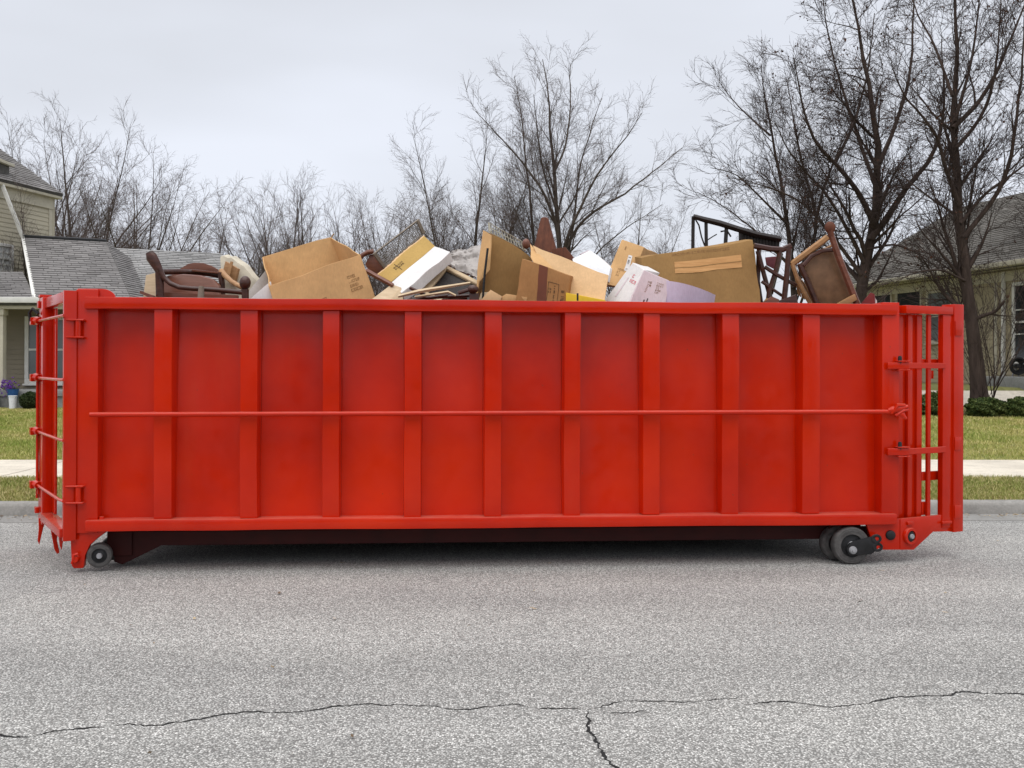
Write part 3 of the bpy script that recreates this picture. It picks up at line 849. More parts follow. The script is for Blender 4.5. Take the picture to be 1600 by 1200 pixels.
# ================================================================ HOUSES
def shingles(name, quad, mat, parent, expo=0.14, wid=0.30, seed=1):
    """overlapping shingles on the plane e0, e1 (eave) r1, r0 (ridge)"""
    e0, e1, r1, r0 = [np.array(q) for q in quad]
    rg = np.random.default_rng(seed)
    nrm = np.cross(e1 - e0, r0 - e0); nrm /= np.linalg.norm(nrm)
    if nrm[2] < 0: nrm = -nrm
    sl = (np.linalg.norm(r0 - e0) + np.linalg.norm(r1 - e1)) / 2
    nc = max(2, int(sl / expo))
    V = []; Fq = []
    for c in range(nc):
        v0, v1 = c / nc, min(1.0, (c + 1.06) / nc)
        a0 = e0 + (r0 - e0) * v0; b0 = e1 + (r1 - e1) * v0
        a1 = e0 + (r0 - e0) * v1; b1 = e1 + (r1 - e1) * v1
        ln = np.linalg.norm(b0 - a0); n = max(1, int(ln / wid))
        us = (np.arange(n + 1) + (0.5 if c % 2 else 0.0) + rg.uniform(-0.12, 0.12, n + 1)) / n
        us[0] = 0; us = np.clip(us, 0, 1); us[-1] = 1
        for k in range(n):
            ua, ub = us[k] + 0.006 / ln, us[k + 1] - 0.006 / ln
            if ub - ua < 0.03 / ln: continue
            lift = 0.016 + rg.uniform(0, 0.012); dv = rg.uniform(-0.012, 0.012) / sl
            lo = (a0 - a1) * dv * nc
            p = [a0 + (b0 - a0) * ua + lo, a0 + (b0 - a0) * ub + lo, a1 + (b1 - a1) * ub, a1 + (b1 - a1) * ua]
            o = len(V)
            V += [p[0] + nrm * lift, p[1] + nrm * lift, p[2] + nrm * 0.005, p[3] + nrm * 0.005, p[0], p[1]]
            Fq += [(o, o + 1, o + 2, o + 3), (o + 4, o + 5, o + 1, o), (o + 4, o, o + 3, o + 3), (o + 5, o + 1, o + 2, o + 2)]
    inv = MW[parent.name].inverted()
    V = [inv @ Vector(p) for p in V]
    me = bpy.data.meshes.new(name)
    me.from_pydata(V, [], [tuple(dict.fromkeys(f)) for f in Fq]); me.update()
    return link(name, me, mat, parent, kind='stuff')
def roof(quad, mat, parent, th=0.12, seed=1, **k):
    m = MB(); q = [Vector(p) for p in quad]
    n = (q[1] - q[0]).cross(q[3] - q[0]).normalized()
    if n.z < 0: n = -n
    m.prism([p - n * 0.01 for p in q], -n * th)
    r = m.build('roof', M['roofdeck'], parent)
    shingles('shingles', quad, mat, r, seed=seed, **k)
    return r
def siding(A, B, z0, z1, mat, parent, expo=0.115, back=0.15, name='siding_wall'):
    """lap siding from ground point A to B, outward face on the camera side"""
    A, B = Vector(A), Vector(B); A.z = B.z = 0
    d = (B - A).normalized(); n = Vector((d.y, -d.x, 0))
    mid = (A + B) / 2
    if n.dot(-mid) < 0: n = -n
    nb = int((z1 - z0) / expo); prof = [(-back, z0)]
    for i in range(nb):
        z = z0 + (z1 - z0) * i / nb; zz = z0 + (z1 - z0) * (i + 1) / nb
        prof += [(0.018, z), (0.004, zz)]
    prof += [(-back, z1)]
    m = MB(); m.prism([A + n * p + Vector((0, 0, z)) for p, z in prof], B - A)
    o = m.build(name, mat, parent, smooth=False)
    return o, d, n
def bar(m, P0, d, n, a, b, z0, z1, n0, n1):
    q = lambda s, nn, z: Vector(P0) + d * s + n * nn + Vector((0, 0, z))
    m.hexa([q(a, n0, z0), q(b, n0, z0), q(b, n1, z0), q(a, n1, z0), q(a, n0, z1), q(b, n0, z1), q(b, n1, z1), q(a, n1, z1)])
def window(P0, d, n, a, b, z0, z1, parent, frame, glass, cols=1, rows=2, mw=0.03, fw=0.07, sash=True, curtain=None):
    P0 = Vector((P0[0], P0[1], 0))
    m = MB()
    for q in ((a - fw, b + fw, z1, z1 + fw), (a - fw, b + fw, z0 - fw * 1.3, z0), (a - fw, a, z0, z1), (b, b + fw, z0, z1)):
        bar(m, P0, d, n, q[0], q[1], q[2], q[3], -0.02, 0.07)
    w = m.build('window', frame, parent, 0.006, 1)
    zm = (z0 + z1) / 2
    m = MB()
    if sash: bar(m, P0, d, n, a, b, zm - 0.025, zm + 0.025, 0.02, 0.055)
    for i in range(1, cols):
        s = a + (b - a) * i / cols; bar(m, P0, d, n, s - mw / 2, s + mw / 2, z0, z1, 0.022, 0.045)
    for j in range(1, rows):
        z = z0 + (z1 - z0) * j / rows
        if not (sash and abs(z - zm) < 0.03): bar(m, P0, d, n, a, b, z - mw / 2, z + mw / 2, 0.023, 0.044)
    if m.v: m.build('glazing_bar', frame, w)
    for i in range(cols):
        for j in range(rows):
            m = MB(); bar(m, P0, d, n, a + (b - a) * i / cols + 0.003, a + (b - a) * (i + 1) / cols - 0.003, z0 + (z1 - z0) * j / rows + 0.003, z0 + (z1 - z0) * (j + 1) / rows - 0.003, 0.024, 0.030)
            m.build('pane', glass, w)
    m = MB(); bar(m, P0, d, n, a - fw - 0.03, b + fw + 0.03, z0 - fw * 1.3 - 0.04, z0 - fw * 1.3 + 0.004, 0.0, 0.11); m.build('sill', frame, w, 0.006, 1)
    return w
def gz(p): return float(ground_h(p.x, p.y))

# ---- left house: porch wing, steep grey roofs, two-storey block behind
HL = root('cream_house', (-11.5, 24.5, 0.5), 'two-storey cream sided house with grey roofs and a recessed porch, at the left edge', 'house')
zP = W(30, 607, 24.5).z                               # porch floor
zE = W(40, 472, 23.3).z                               # porch eave
A = W(-260, 600, 24.6); B = W(215, 600, 24.6)
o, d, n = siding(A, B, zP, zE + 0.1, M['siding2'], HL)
def on(px, Y): return (W(px, 560, Y) - Vector((A.x, A.y, 0))).dot(d)
window(A, d, n, on(46, 24.6), on(110, 24.6), W(0, 592, 24.6).z, W(0, 500, 24.6).z, HL, M['trim'], M['glass'], 1, 2, fw=0.09)
window(A, d, n, on(-75, 24.6), on(-30, 24.6), W(0, 592, 24.6).z, W(0, 500, 24.6).z, HL, M['trim'], M['glass'], 1, 2, fw=0.09)
m = MB(); bar(m, A, d, n, on(50, 24.6), on(108, 24.6), -A.z + W(0, 591, 24.6).z, -A.z + W(0, 572, 24.6).z, 0.034, 0.04)
# porch slab, skirt and steps
m = MB(); m.box(A.x, B.x, 23.1, 24.5, zP - 0.14, zP, lambda x, y, z: Vector((x, y, z))); m.build('porch_slab', M['step'], HL, 0.01)
m = MB(); m.box(A.x + 0.03, B.x - 0.03, 23.15, 24.6, 0.40, zP - 0.142); m.build('porch_base', M['step'], HL)
for k in range(2):
    m = MB(); m.box(-12.9, -11.55, 22.75 - k * 0.3, 23.09 - k * 0.3, 0.40, zP - 0.15 - k * 0.16); m.build('step', M['step'], HL, 0.01)
# columns and fascia
for px in (-90, 2, 150):
    c = W(px, 560, 23.35)
    m = MB(); m.box(c.x - 0.085, c.x + 0.085, 23.25, 23.42, zP + 0.001, zE - 0.16); col = m.build('porch_column', M['cream'], HL, 0.008)
    m = MB(); m.box(c.x - 0.11, c.x + 0.11, 23.22, 23.45, zP + 0.003, zP + 0.14); m.build('base', M['cream'], col, 0.006); m = MB(); m.box(c.x - 0.11, c.x + 0.11, 23.22, 23.45, zE - 0.30, zE - 0.163); m.build('capital', M['cream'], col, 0.006)
m = MB(); m.box(A.x, B.x, 23.20, 23.45, zE - 0.16, zE - 0.01); m.build('porch_beam', M['cream'], HL, 0.006)
m = MB(); m.box(A.x, B.x, 23.05, 23.12, zE - 0.03, zE + 0.10); m.build('gutter', M['trim'], HL, 0.015)
m = MB(); m.box(A.x, B.x, 23.13, 24.58, zE - 0.005, zE + 0.012); m.build('porch_ceiling', M['cream'], HL)
# porch roof (dark strip left of the rake board)
roof([W(-300, 469, 23.1), W(56, 469, 23.1), W(36, 425, 24.75), W(-300, 425, 24.75)], M['shingle'], HL, seed=3)
# steep roof A and lower roof B
qa = [W(56, 468, 23.15), W(206, 470, 23.3), W(166, 378, 26.3), W(35, 371, 26.3)]
roof(qa, M['shingle'], HL, seed=4)
m = MB(); m.tube([qa[3] + Vector((0, 0, 0.03)), qa[2] + Vector((0, 0, 0.03))], 0.045, 6); m.build('ridge_cap', M['black'], HL)
m = MB(); m.slab([W(51, 469, 23.1), W(58, 469, 23.1), W(38, 371, 26.25), W(33, 371, 26.25)], 0.10); m.build('rake_board', M['trim'], HL, 0.008)
qb = [W(205, 475, 24.4), W(440, 478, 24.4), W(345, 396, 27.6), W(180, 388, 27.6)]
roof(qb, M['shingle2'], HL, seed=5)
m = MB(); m.slab([W(200, 475, 24.3), W(206, 475, 24.3), W(183, 388, 27.5), W(179, 388, 27.5)], 0.10); m.build('rake_board', M['trim'], HL, 0.008)
# gable wall closing roof A towards B and roof B on the right, walls under them
roof([qa[1], Vector((qa[1].x, 29.4, qa[1].z)), qa[2] + Vector((0, 0.03, 0)), qa[2]], M['shingle'], HL, seed=11)
A2 = W(205, 560, 24.6); B2 = W(452, 560, 24.6)
siding(A2, B2, 0.45, W(300, 478, 24.6).z, M['siding'], HL)
roof([Vector((qa[2].x, 29.4, qa[1].z)), Vector((qa[3].x, 29.4, qa[0].z)), qa[3], qa[2]], M['shingle'], HL, seed=6)
roof([Vector((qb[2].x, 30.8, qb[1].z)), Vector((qb[3].x, 30.8, qb[0].z)), qb[3], qb[2]], M['shingle2'], HL, seed=7)
# two-storey block
C0 = W(-70, 330, 24.9); C1 = W(80, 330, 28.3)
zt2 = W(80, 309, 28.3).z
o, d2, n2 = siding(C0, C1, 0.45, zt2, M['siding'], HL)
def on2(px):
    a, _ = ray(px, 400); r = Vector((a, 1, 0)); c0 = Vector((C0.x, C0.y, 0)); nn = Vector((-d2.y, d2.x, 0))
    t = c0.dot(nn) / r.dot(nn); q = r * t; return (q - c0).dot(d2), q.y
sa, ya = on2(-22); sb, yb = on2(15)
window(C0, d2, n2, sa, sb, W(0, 424, yb).z, W(0, 384, yb).z - 0.05, HL, M['trim'], M['blind'], 3, 4, fw=0.08)
m = MB(); bar(m, (C1.x, C1.y, 0), d2, n2, -0.12, 0.0, 0.45, zt2, 0.0, 0.03); m.build('corner_board', M['cream'], HL)
m = MB(); bar(m, (C0.x, C0.y, 0), d2, n2, 0, (C1 - C0).length, zt2 - 0.32, zt2 - 0.02, 0.0, 0.05); m.build('frieze', M['cream'], HL)
m = MB(); bar(m, (C0.x, C0.y, 0), d2, n2, -0.3, (C1 - C0).length + 0.18, zt2 - 0.018, zt2 + 0.10, -0.05, 0.2); m.build('soffit', M['cream'], HL, 0.01)
# back wall of the block
C2 = C1 - n2 * 6.0
o, _, _ = siding(C1, C2, 0.45, zt2, M['siding'], HL)
m = MB(); q0, q1 = W(36, 373, 26.2), W(-30, 215, 24.9)
m.slab([W(32, 371, 26.25), W(38, 371, 26.25), W(4, 285, 26.2), W(-2, 285, 26.2)], 0.06); m.build('rake_board', M['trim'], HL, 0.006)
e0 = C0 + n2 * 0.24 - d2 * 0.4; e1 = C1 + n2 * 0.24 + d2 * 0.2; e0.z = e1.z = zt2 + 0.11
up = -n2 * 3.2 + Vector((0, 0, 2.1))
roof([e0, e1, e1 + up, e0 + up], M['shingle'], HL, seed=8)
m = MB(); c = W(2, 258, 26.6); m.box(c.x - 0.45, c.x + 0.06, c.y - 0.3, c.y + 0.3, c.z - 0.35, c.z + 0.02); vt = m.build('roof_vent', M['roofdeck'], HL, 0.01)
m = MB(); m.box(c.x - 0.55, c.x + 0.16, c.y - 0.4, c.y + 0.4, c.z + 0.022, c.z + 0.10); m.build('cap', M['cream'], vt, 0.01)

# ---- right house
HR = root('low_house', (10.5, 25, 1.0), 'low yellow-beige sided house with a broad grey roof behind the bare trees on the right', 'house')
EA, EB = W(1296, 453, 34.2), W(1650, 401, 24.2)
ER = (EB - EA).normalized()
wn_ = Vector((ER.y, -ER.x, 0)).normalized()
if wn_.y > 0: wn_ = -wn_
zeR = (EA.z + EB.z) / 2 - 0.06
EA.z = EB.z = zeR
A3 = EA - wn_ * 0.5 + ER * 0.5; B3 = EB - wn_ * 0.5
o, d3, n3 = siding(A3, B3, 0.95, zeR - 0.02, M['siding3'], HR)
def on3(px, off=0.0):
    a, _ = ray(px, 470); r = Vector((a, 1, 0)); c0 = Vector((A3.x, A3.y, 0)) + n3 * off; nn = Vector((-d3.y, d3.x, 0))
    t = c0.dot(nn) / r.dot(nn); q = r * t; return (q - c0).dot(d3), q.y
for (a, b, gl) in ((1366, 1394, 'darkglass'), (1404, 1440, 'darkglass'), (1452, 1488, 'glass')):
    sa, ya = on3(a); sb, yb = on3(b)
    window(A3, d3, n3, sa, sb, W(b, 531, yb).z, W(b, 455, yb).z, HR, M['cream'], M[gl], 1, 2, fw=0.06, sash=False)
    if gl == 'glass':
        m = MB(); bar(m, (A3.x, A3.y, 0), d3, n3, sa + 0.02, sb - 0.02, W(b, 531, yb).z + 0.02, W(b, 455, yb).z - 0.3, 0.0195, 0.0225); m.build('curtain', M['curtain'], HR)
sa, ya = on3(1588); sb, yb = on3(1640)
window(A3, d3, n3, sa, sb, W(1600, 560, ya).z, W(1600, 447, ya).z, HR, M['trim'], M['darkglass'], 2, 3, fw=0.09)
m = MB(); s_, y_ = on3(1581); bar(m, (A3.x, A3.y, 0), d3, n3, s_ - 0.28, s_ - 0.20, 1.0, zeR - 0.05, 0.02, 0.10); m.build('downspout', M['trim'], HR, 0.01)
m = MB(); s_, y_ = on3(1557); bar(m, (A3.x, A3.y, 0), d3, n3, s_ - 0.05, s_ + 0.05, 1.0, zeR - 0.05, 0.0, 0.03); m.build('corner_board', M['cream'], HR)
m = MB(); bar(m, (EA.x, EA.y, 0), ER, n3, -0.2, (EB - EA).length + 0.5, zeR - 0.03, zeR + 0.10, 0.0, 0.09); m.build('gutter', M['cream'], HR, 0.02)
m = MB(); bar(m, (EA.x, EA.y, 0), ER, n3, -0.2, (EB - EA).length + 0.5, zeR - 0.04, zeR - 0.02, -0.55, -0.003); m.build('soffit', M['cream'], HR)
m = MB(); bar(m, (A3.x, A3.y, 0), d3, n3, 0, (B3 - A3).length, zeR - 0.30, zeR - 0.045, 0.02, 0.05); m.build('frieze', M['cream'], HR)
up = -n3 * 5.4 + Vector((0, 0, 3.0))
e0, e1 = EA - ER * 0.6 + Vector((0, 0, 0.09)), EB + ER * 0.8 + Vector((0, 0, 0.09))
roof([e0, e1, e1 + up, e0 + up], M['shingle3'], HR, seed=9, expo=0.16, wid=0.34)
roof([e1 + up * 1 - n3 * 5.4 - Vector((0, 0, 3.0)), e0 + up - n3 * 5.4 - Vector((0, 0, 3.0)), e0 + up, e1 + up], M['shingle3'], HR, seed=10, expo=0.2, wid=0.4)
m = MB(); m.prism([A3 - n3 * 0.2 + Vector((0, 0, 0)), A3 - n3 * 9.6, A3 - n3 * 4.9 + Vector((0, 0, 2.7))], -ER * 0.12); m.build('gable_wall', M['siding3'], HR)
m = MB(); q = A3 - n3 * 0.2; m.prism([Vector((q.x, q.y, 0.95)), Vector((q.x, q.y, zeR)), Vector((q.x, q.y, zeR)) - n3 * 8, Vector((q.x, q.y, 0.95)) - n3 * 8], ER * 0.1); m.build('end_wall', M['siding3'], HR)
s_, y_ = on3(1596)
m = MB(); bar(m, (A3.x, A3.y, 0), d3, n3, s_ - 0.6, s_ + 2.0, 0.9, 1.27, 0.0, 1.0); m.build('door_step', M['step'], HR, 0.015)
# path in front of it
sheet('garden_path', 7.2, 16, 23.0, 23.9, 20, 3, lambda x, y: ground_h(x, y) + 0.03, M['walk'])
sheet('planting_bed', 6.4, 16, 21.9, 22.9, 24, 4, lambda x, y: ground_h(x, y) + 0.02, M['mulch'])
# wreath-like reel on the wall
c = W(1590, 572, on3(1590)[1] - 0.35)
HRL = root('hose_reel', c - Vector((0, 0, 0.3)), 'round black hose reel standing by the white downspout of the low house', 'hose reel')
cz = float(ground_h(c.x, c.y))
m = MB()
for k in range(4):
    m.tube([c + Vector(((0.2 - 0.03 * k) * math.cos(q), -0.04 + 0.035 * k, (0.2 - 0.02 * k) * math.sin(q))) for q in [i * math.pi / 12 for i in range(25)]], 0.03, 7)
m.build('hose', M['black'], HRL)
m = MB(); m.lathe([(0.001, -0.08), (0.06, -0.07), (0.06, 0.12), (0.001, 0.13)], c, (0, 1, 0), 14); m.build('drum', M['black'], HRL)
m = MB()
for sx in (-0.16, 0.16):
    m.tube([c + Vector((0, 0.1, 0)), Vector((c.x + sx, c.y + 0.1, cz))], 0.02, 6)
m.build('stand', M['steel'], HRL)

# ================================================================ TREES
def tube_batch(P, Rr, k):
    """P (N, m, 3), Rr (N, m) -> verts, quads"""
    N, m, _ = P.shape
    d = P[:, -1] - P[:, 0]; d /= np.linalg.norm(d, axis=1, keepdims=True) + 1e-9
    ref = np.where(np.abs(d[:, 2:3]) < 0.9, np.array([[0, 0, 1.0]]), np.array([[1.0, 0, 0]]))
    a = np.cross(d, ref); a /= np.linalg.norm(a, axis=1, keepdims=True) + 1e-9
    b = np.cross(d, a)
    q = 2 * np.pi * np.arange(k) / k
    off = a[:, None, None, :] * np.cos(q)[None, None, :, None] + b[:, None, None, :] * np.sin(q)[None, None, :, None]
    V = P[:, :, None, :] + off * Rr[:, :, None, None]
    V = V.reshape(-1, 3)
    base = (np.arange(N) * m * k)[:, None, None]
    i = np.arange(m - 1)[None, :, None] * k; j = np.arange(k)[None, None, :]; j2 = (j + 1) % k
    Q = np.stack([base + i + j, base + i + j2, base + i + k + j2, base + i + k + j], -1).reshape(-1, 4)
    return V, Q
def nrm_(v): return v / (np.linalg.norm(v, axis=-1, keepdims=True) + 1e-9)
def walk_(rg, S, Dv, Ln, n, wob, up):
    P = [S]; d = Dv
    for i in range(n):
        d = nrm_(d + rg.normal(0, wob, d.shape) + np.array([0, 0, up]))
        P.append(P[-1] + d * (Ln / n)[:, None])
    return np.stack(P, 1)
def spawn(rg, P, Rr, Ln, dens, t0, ang, ln, rr, spread_by_t=0.55, end=1.0):
    """side branches, dens per metre; ln = (low, high, shortest, longest): share of the parent's length, clipped"""
    N, m, _ = P.shape
    cnt = np.maximum(1, np.floor(Ln * (end - t0) * dens + rg.uniform(0, 1, N)).astype(int))
    par = np.repeat(np.arange(N), cnt)
    k = np.concatenate([np.arange(c) for c in cnt]); c_ = cnt[par]
    t = np.clip(t0 + (end - t0) * (k + rg.uniform(0.05, 0.95, len(k))) / c_, 0, 0.995)
    f = t * (m - 1); i = f.astype(int); fr = (f - i)[:, None]
    S = P[par, i] * (1 - fr) + P[par, i + 1] * fr
    d = nrm_(P[par, i + 1] - P[par, i])
    pr = Rr[par, i] * (1 - fr[:, 0]) + Rr[par, i + 1] * fr[:, 0]
    ref = nrm_(rg.normal(0, 1, d.shape)); perp = nrm_(np.cross(d, ref))
    a = np.radians(rg.uniform(ang[0], ang[1], len(par)))[:, None]
    dc = d * np.cos(a) + perp * np.sin(a)
    L_ = np.clip(Ln[par] * rg.uniform(ln[0], ln[1], len(par)) * (1 - spread_by_t * t), ln[2], ln[3])
    r = np.minimum(pr * 0.8, pr * rg.uniform(rr[0], rr[1], len(par)))
    return S, dc, L_, r
def taper(r, n, e): return r[:, None] * np.linspace(1, e, n + 1)[None, :]
def grow_stems(rg, stems, wob, up):
    """stems: (start height on the first stem, direction, length, radius, end share)"""
    P = []; Rr = []
    for i, (h, dv, ln, r, e) in enumerate(stems):
        s = np.array([[0, 0, -0.15]])
        if i:
            z = P[0][:, 2]; k = int(np.clip(np.searchsorted(z, h), 1, len(z) - 1)); w = (h - z[k - 1]) / (z[k] - z[k - 1])
            s = (P[0][k - 1] * (1 - w) + P[0][k] * w)[None]
        P.append(walk_(rg, s, nrm_(np.array([dv], float)), np.array([ln], float), 14, wob, up)[0])
        Rr.append(r * np.linspace(1, e, 15))
    return np.stack(P), np.stack(Rr)
def px_stems(rg, Y, base, stems):
    """stems given by what is seen: (pixel points, start radius, end radius, depth swing)"""
    P = []; Rr = []
    for (pts, r0, r1, dz) in stems:
        q = np.array([list(W(a, b, Y)) for a, b in pts]); q[:, 1] += 0
        s = np.concatenate([[0], np.cumsum(np.linalg.norm(np.diff(q, axis=0), axis=1))]); t = np.linspace(0, s[-1], 15)
        c = np.stack([np.interp(t, s, q[:, j]) for j in range(3)], 1)
        for _ in range(2): c[1:-1] = (c[:-2] + 2 * c[1:-1] + c[2:]) / 4
        u = np.linspace(0, 1, 15); c += rg.normal(0, 0.012, c.shape) * s[-1] * 0.25 * u[:, None]
        dep = dz * u ** 1.3
        rel = c - np.array(list(base)); k = (Y + dep) / Y
        cam_ = np.array([0, 0, H]); c = cam_ + (c - cam_) * k[:, None]          # swing in depth along the line of sight
        P.append(c - np.array(list(base))); Rr.append(r0 + (r1 - r0) * u ** 0.8)
    return np.stack(P), np.stack(Rr)
def tree_meshes(seed, stems, dens=(1.0, 1.7, 2.4, 3.4), wob=0.06, up=0.03, a1=(18, 46), a2=(16, 44), a3=(20, 48), a4=(22, 52), twig_r=0.0042, l1=(0.2, 0.46, 1.0, 4.6), t0=0.2, t0s=None):
    rg = np.random.default_rng(seed)
    P0, R0 = stems(rg)
    Ln = np.linalg.norm(np.diff(P0, axis=1), axis=2).sum(1)
    R0 = R0.copy(); R0[0, 0] *= 1.4; R0[0, 1] *= 1.12
    R0 = np.maximum(R0, twig_r)
    tv = [tube_batch(P0, R0, 9)]
    S, d, L1, r1 = spawn(rg, P0, R0, Ln, dens[0], t0, a1, l1, (0.30, 0.55), 0.78)
    P1 = walk_(rg, S, d, L1, 10, wob, up); R1 = np.maximum(taper(r1, 10, 0.12), twig_r)
    tv.append(tube_batch(P1, R1, 6))
    S, d, L2, r2 = spawn(rg, P1, R1, L1, dens[1], 0.12, a2, (0.36, 0.74, 0.5, 2.8), (0.35, 0.6))
    P2 = walk_(rg, S, d, L2, 6, wob * 0.7, up); R2 = np.maximum(taper(r2, 6, 0.2), twig_r)
    cv = [tube_batch(P2, R2, 4)]
    S, d, L3, r3 = spawn(rg, P2, R2, L2, dens[2], 0.10, a3, (0.42, 0.9, 0.4, 1.7), (0.45, 0.7), 0.35)
    P3 = walk_(rg, S, d, L3, 3, wob * 0.5, up * 0.6); R3 = np.maximum(taper(np.maximum(r3, twig_r), 3, 0.4), twig_r * 0.7)
    cv.append(tube_batch(P3, R3, 3))
    S, d, L4, r4 = spawn(rg, P3, R3, L3, dens[3], 0.1, a4, (0.38, 0.85, 0.22, 0.95), (0.5, 0.8), 0.3)
    P4 = walk_(rg, S, d, L4, 2, wob * 0.4, up * 0.4); R4 = np.maximum(taper(np.clip(r4, twig_r * 0.7, twig_r), 2, 0.5), twig_r * 0.42)
    cv.append(tube_batch(P4, R4, 3))
    def cat(L_):
        V = []; Q = []; o = 0
        for v, q in L_:
            V.append(v); Q.append(q + o); o += len(v)
        return np.concatenate(V), np.concatenate(Q)
    tm = np_mesh('trunk', *cat(tv), 4); tm.shade_smooth()
    cm = np_mesh('crown', *cat(cv), 4); cm.shade_smooth()
    return tm, cm, P3[:, -1], len(P4)
TREES = {}
def fan(n, h, seed, spread=(8, 42), trunk=0.16, r=0.16):
    """short trunk that breaks into n long limbs"""
    rr = random.Random(seed); st = [(0, (0.02, 0, 1), h * trunk * 1.3, r, 0.7)]
    for i in range(n):
        a = R(rr.uniform(*spread)); q = 2 * math.pi * i / n + rr.uniform(-0.3, 0.3)
        st.append((h * trunk * rr.uniform(0.7, 1.1), (math.sin(a) * math.cos(q), math.sin(a) * math.sin(q), math.cos(a)),
                   h * (1 - trunk) * rr.uniform(0.86, 1.0) * (1 - 0.12 * math.sin(a)), r * rr.uniform(0.32, 0.46), 0.08))
    return st
def kind_mesh(key, seed, stems, bark='bark', twig='twig', wob0=0.03, up0=0.018, **k):
    fn = stems if callable(stems) else (lambda rg: grow_stems(rg, stems, wob0, up0))
    tm, cm, tips, n4 = tree_meshes(seed, fn, **k)
    tm.materials.append(M[bark]); cm.materials.append(M[twig])
    TREES[key] = (tm, cm, tips)
    return n4
def base_at(px, Y):
    a, _ = ray(px, 560); return Vector((a * Y, Y, float(ground_h(a * Y, Y))))
def tree(key, px, Y, scale, rot, label, sx=1.0, group='bare winter trees', name='bare_tree'):
    b = base_at(px, Y)
    r = bpy.data.objects.new(name, None); COL.objects.link(r)
    r.location = b; r.rotation_euler = (0, 0, rot); r.scale = (scale * sx, scale * sx, scale)
    r['label'] = label; r['category'] = 'shrub' if key == 'shrub' else 'tree'
    if group: r['group'] = group
    MW[r.name] = Matrix.Translation(b) @ Matrix.Rotation(rot, 4, 'Z') @ Matrix.Diagonal((scale * sx, scale * sx, scale, 1))
    for nm, me in zip(('trunk', 'crown'), TREES[key][:2]):
        o = bpy.data.objects.new(nm, me); COL.objects.link(o); o.parent = r
    return r
N4 = {}
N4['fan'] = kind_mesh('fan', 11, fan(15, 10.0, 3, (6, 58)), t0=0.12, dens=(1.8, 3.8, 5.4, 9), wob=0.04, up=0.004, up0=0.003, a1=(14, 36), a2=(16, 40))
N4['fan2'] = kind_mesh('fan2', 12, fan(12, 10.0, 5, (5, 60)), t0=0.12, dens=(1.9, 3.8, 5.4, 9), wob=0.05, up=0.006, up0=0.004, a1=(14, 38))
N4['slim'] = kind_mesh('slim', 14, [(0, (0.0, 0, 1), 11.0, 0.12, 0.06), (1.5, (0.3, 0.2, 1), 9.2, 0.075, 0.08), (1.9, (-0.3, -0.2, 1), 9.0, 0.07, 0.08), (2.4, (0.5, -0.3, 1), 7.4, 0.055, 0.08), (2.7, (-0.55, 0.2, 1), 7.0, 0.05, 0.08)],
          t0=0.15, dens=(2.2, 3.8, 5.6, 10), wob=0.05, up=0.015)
# the tall many-stemmed tree in the middle
YT = 36.0; BT = base_at(876, YT)
N4['tall'] = kind_mesh('tall', 13, lambda rg: px_stems(rg, YT, BT, [
    ([(876, 616), (876, 480), (874, 381), (870, 320), (864, 259), (860, 202), (857, 140), (853, 104), (848, 74)], 0.19, 0.012, 0.5),
    ([(875, 430), (874, 354), (850, 286), (820, 249), (793, 215), (762, 182), (738, 157)], 0.09, 0.010, -1.5),
    ([(876, 520), (840, 420), (830, 354), (826, 286), (821, 252), (815, 180), (810, 140), (800, 102)], 0.09, 0.010, 1.5),
    ([(875, 400), (901, 344), (928, 320), (982, 290), (1032, 252), (1072, 218)], 0.075, 0.010, 1.0),
    ([(875, 410), (884, 364), (914, 303), (938, 252), (982, 202), (1006, 162)], 0.08, 0.010, -1.2),
    ([(864, 259), (884, 219), (891, 168), (893, 120), (890, 80)], 0.05, 0.010, 0.6),
    ([(878, 440), (901, 320), (904, 252), (924, 192), (941, 138)], 0.07, 0.010, 1.8),
    ([(870, 320), (846, 250), (838, 190), (832, 130)], 0.05, 0.010, -1.0),
    ([(876, 470), (930, 390), (990, 340), (1040, 310)], 0.05, 0.010, 2.0)]), t0=0.22, dens=(2.3, 3.9, 6.0, 11), wob=0.045, up=0.015, a1=(16, 42))
